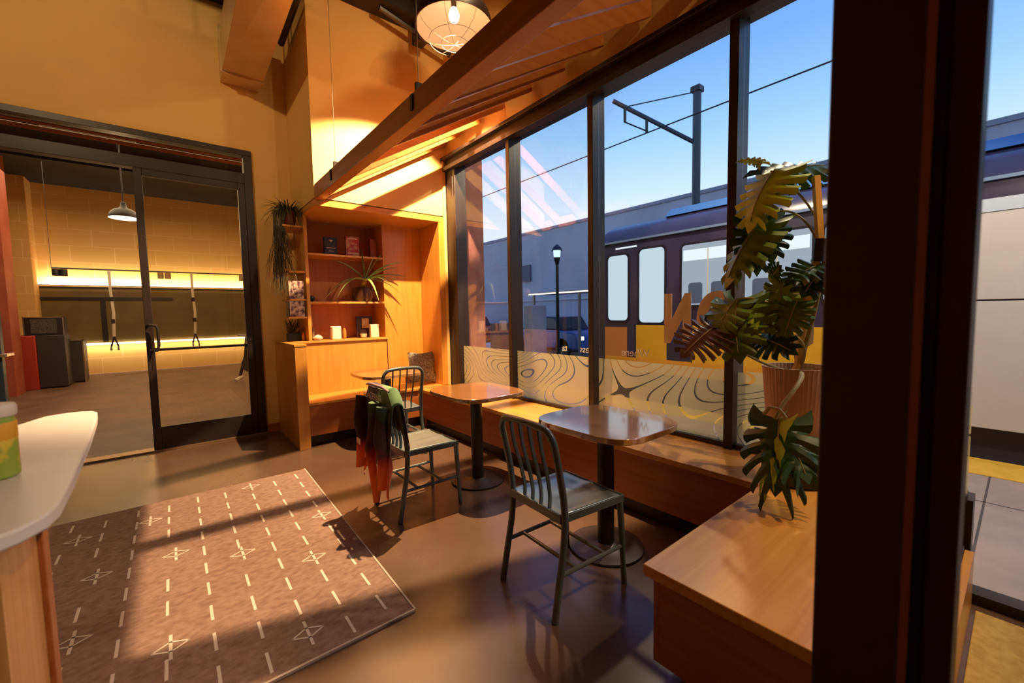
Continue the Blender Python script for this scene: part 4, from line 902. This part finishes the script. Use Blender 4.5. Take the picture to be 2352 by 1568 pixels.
for (y0, y1) in ((2.42, 3.14), (1.58, 2.34), (.72, 1.46)):
    f = make('window', rwin(y0 - .03, y1 + .03, 1.40, 2.30), mat('door_seal', (.015, .015, .03), .4), tr)
    make('window_pane', MB().prism(rrect(y0, y1, 1.43, 2.27, .05, 5), X0 - .018, X0 - .0145, 'x'), emis('tram_window_grey', (.62, .72, .85), .62), f)
    make('lit_band', MB().box(X0 - .021, X0 - .0185, y0 + .02, y1 - .02, 2.05, 2.2), emis('tram_lamp', (.85, .95, 1.0), 1.1), f)
    for ys in (y0 + .10, y0 + .42): make('seat_back', MB().prism(rrect(ys, ys + .2, 1.45, 1.74, .04, 4), X0 - .0205, X0 - .0185, 'x'), mat('tram_seat', (.10, .16, .30), .6), f)
    make('grab_pole', MB().box(X0 - .022, X0 - .0205, y0 + .34, y0 + .355, 1.45, 2.2), mat('grab_pole', (.75, .75, .6), .4), f)
make('headsign', MB().box(X0 - .006, X0 - .001, 3.90, 4.30, 2.36, 2.385), emis('sign_glow', (.85, .95, 1), 1.0), tr)
# catenary pole with arm and wire
cpn = thing('catenary_pole', (7.5, 3.87, -.2), 'tall steel tramway pole with a long side arm above the tram', 'pole')
CPX = 8.9
def q9(px, py): return atx(px, py, CPX)
pb_ = q9(1600, 330); py_ = pb_.y
make('pole_shaft', MB().tube([(CPX, py_, -.2), (CPX, py_, q9(1600, 203).z)], .085, 14), mat('pole_steel', (.045, .06, .075), .4, .2), cpn)
make('pole_cap', MB().box(CPX - .10, CPX + .10, py_ - .10, py_ + .10, q9(1600, 212).z, q9(1600, 200).z), BLACK, cpn)
a_, b_ = q9(1597, 328), atx(1408, 232, 7.3)
make('arm', MB().tube([a_, b_], .045, 8), mat('pole_steel', (.045, .06, .075), .4, .2), cpn)
make('stay_rod', MB().tube([q9(1592, 212), a_ + (b_ - a_) * .82 + Vector((0, 0, .05))], .012, 6), BLACK, cpn)
h1 = a_ + (b_ - a_) * .60
make('insulator', MB().tube([h1, h1 - Vector((0, 0, .28))], .03, 8).tube([a_ + (b_ - a_) * .86, a_ + (b_ - a_) * .86 - Vector((0, 0, .30))], .03, 8).tube([a_ + (b_ - a_) * .86 - Vector((0, 0, .30)), h1 - Vector((0, 0, .26))], .014, 6), BLACK, cpn)
wy = h1 - Vector((0, 0, .20))
w = make('overhead_wire', MB().tube([(wy.x, -30, wy.z - .10), (wy.x, 60, wy.z - .10)], .013, 6), BLACK); tag(w, 'thin black overhead wire running above the tram', 'wire')
# street lamp
sl = thing('street_lamp', (9, 8.88, -.2), 'street lamp with a square lantern head on a slim pole near the warehouse', 'street lamp')
make('pole', MB().tube([(9, 8.88, -.2), (9, 8.88, 2.75)], [.06, .045], 10), BLACK, sl)
make('lantern', MB().lathe([(.06, 0), (.14, .22), (.001, .22)], (9, 8.88, 2.75), 4), BLACK, sl)
make('lantern_glass', MB().lathe([(.13, 0), (.15, .20), (.001, .20)], (9, 8.88, 2.97), 4), emis('lantern_glow', (.6, .85, 1), 1.6), sl)
make('lantern_cap', MB().lathe([(.18, 0), (.12, .10), (.03, .18), (.001, .18)], (9, 8.88, 3.17), 8), BLACK, sl)
# cars
def car(cx, cy, L, Wd, color, label, rz=0):
    t = thing('parked_car', (cx, cy, -.2), label, 'car')
    def s(pl, w): return MB().prism([(cy + a, z - .2) for a, z in pl], cx - w, cx + w, 'x')
    make('car_body', s([(-L / 2, .28), (-L / 2, .72), (-L * .46, .84), (-L * .28, .92), (L * .30, .92), (L * .47, .80), (L / 2, .66), (L / 2, .28)], Wd / 2), color, t, bevel=.06)
    make('cabin', s([(-L * .30, .92), (-L * .20, 1.38), (L * .12, 1.42), (L * .30, .93)], Wd / 2 - .08), mat('car_glass', (.02, .03, .05), .1), t, bevel=.05)
    for a in (-.31, .31):
        for sg in (-1, 1):
            make('wheel', MB().tube([(cx + sg * (Wd / 2 - .18), cy + a * L, .13), (cx + sg * Wd / 2, cy + a * L, .13)], .32, 20), BLACK, t)
    make('head_lamp', MB().box(cx - Wd / 2 + .1, cx - Wd / 2 + .35, cy - L / 2 - .02, cy - L / 2 + .02, .40, .52).box(cx + Wd / 2 - .35, cx + Wd / 2 - .1, cy - L / 2 - .02, cy - L / 2 + .02, .40, .52), emis('car_lamp', (1, .9, .75), 2), t)
car(11.2, 11.2, 3.6, 1.6, mottled('car_blue', (.02, .10, .32), (.03, .13, .40), 2, rough=.3, coat=.6), 'blue car parked by the warehouse near the street lamp')
car(12.0, 18.4, 3.8, 1.6, mat('car_red', (.35, .05, .03), .3), 'dull red car parked farther along the warehouse wall')
# ticket box / bollard like boxes on the far platform
o = make('ticket_machine', MB().box(7.6, 8.1, 9.9, 10.4, -.2, 1.05), mottled('brown_box', (.20, .12, .09), (.26, .16, .12), 5, rough=.6), bevel=.02); tag(o, 'brown street cabinet beyond the second window mullion', 'street cabinet')
o = make('grey_pillar', MB().box(7.2, 7.7, 8.0, 8.35, -.2, 1.55), mottled('grey_box', (.42, .40, .42), (.48, .46, .48), 5, rough=.6), bevel=.02); tag(o, 'pale grey street pillar left of the street lamp', 'pillar')
sh = thing('platform_shelter', (9.6, 7.8, -.2), 'platform shelter with a glowing roof edge beside the street lamp', 'shelter')
make('roof_slab', MB().box(9.3, 10.6, 6.4, 10.6, 1.95, 2.0), mat('shelter_roof', (.25, .27, .33), .5), sh)
make('roof_light', MB().box(9.28, 9.299, 6.5, 10.5, 1.93, 1.965), emis('shelter_glow', (1, .88, .70), 2.0), sh)
for y in (6.6, 8.4, 10.4):
    make('shelter_post', MB().box(9.4, 9.47, y - .03, y + .03, -.2, 1.95), mat('shelter_steel', (.30, .26, .22), .4, .3), sh)
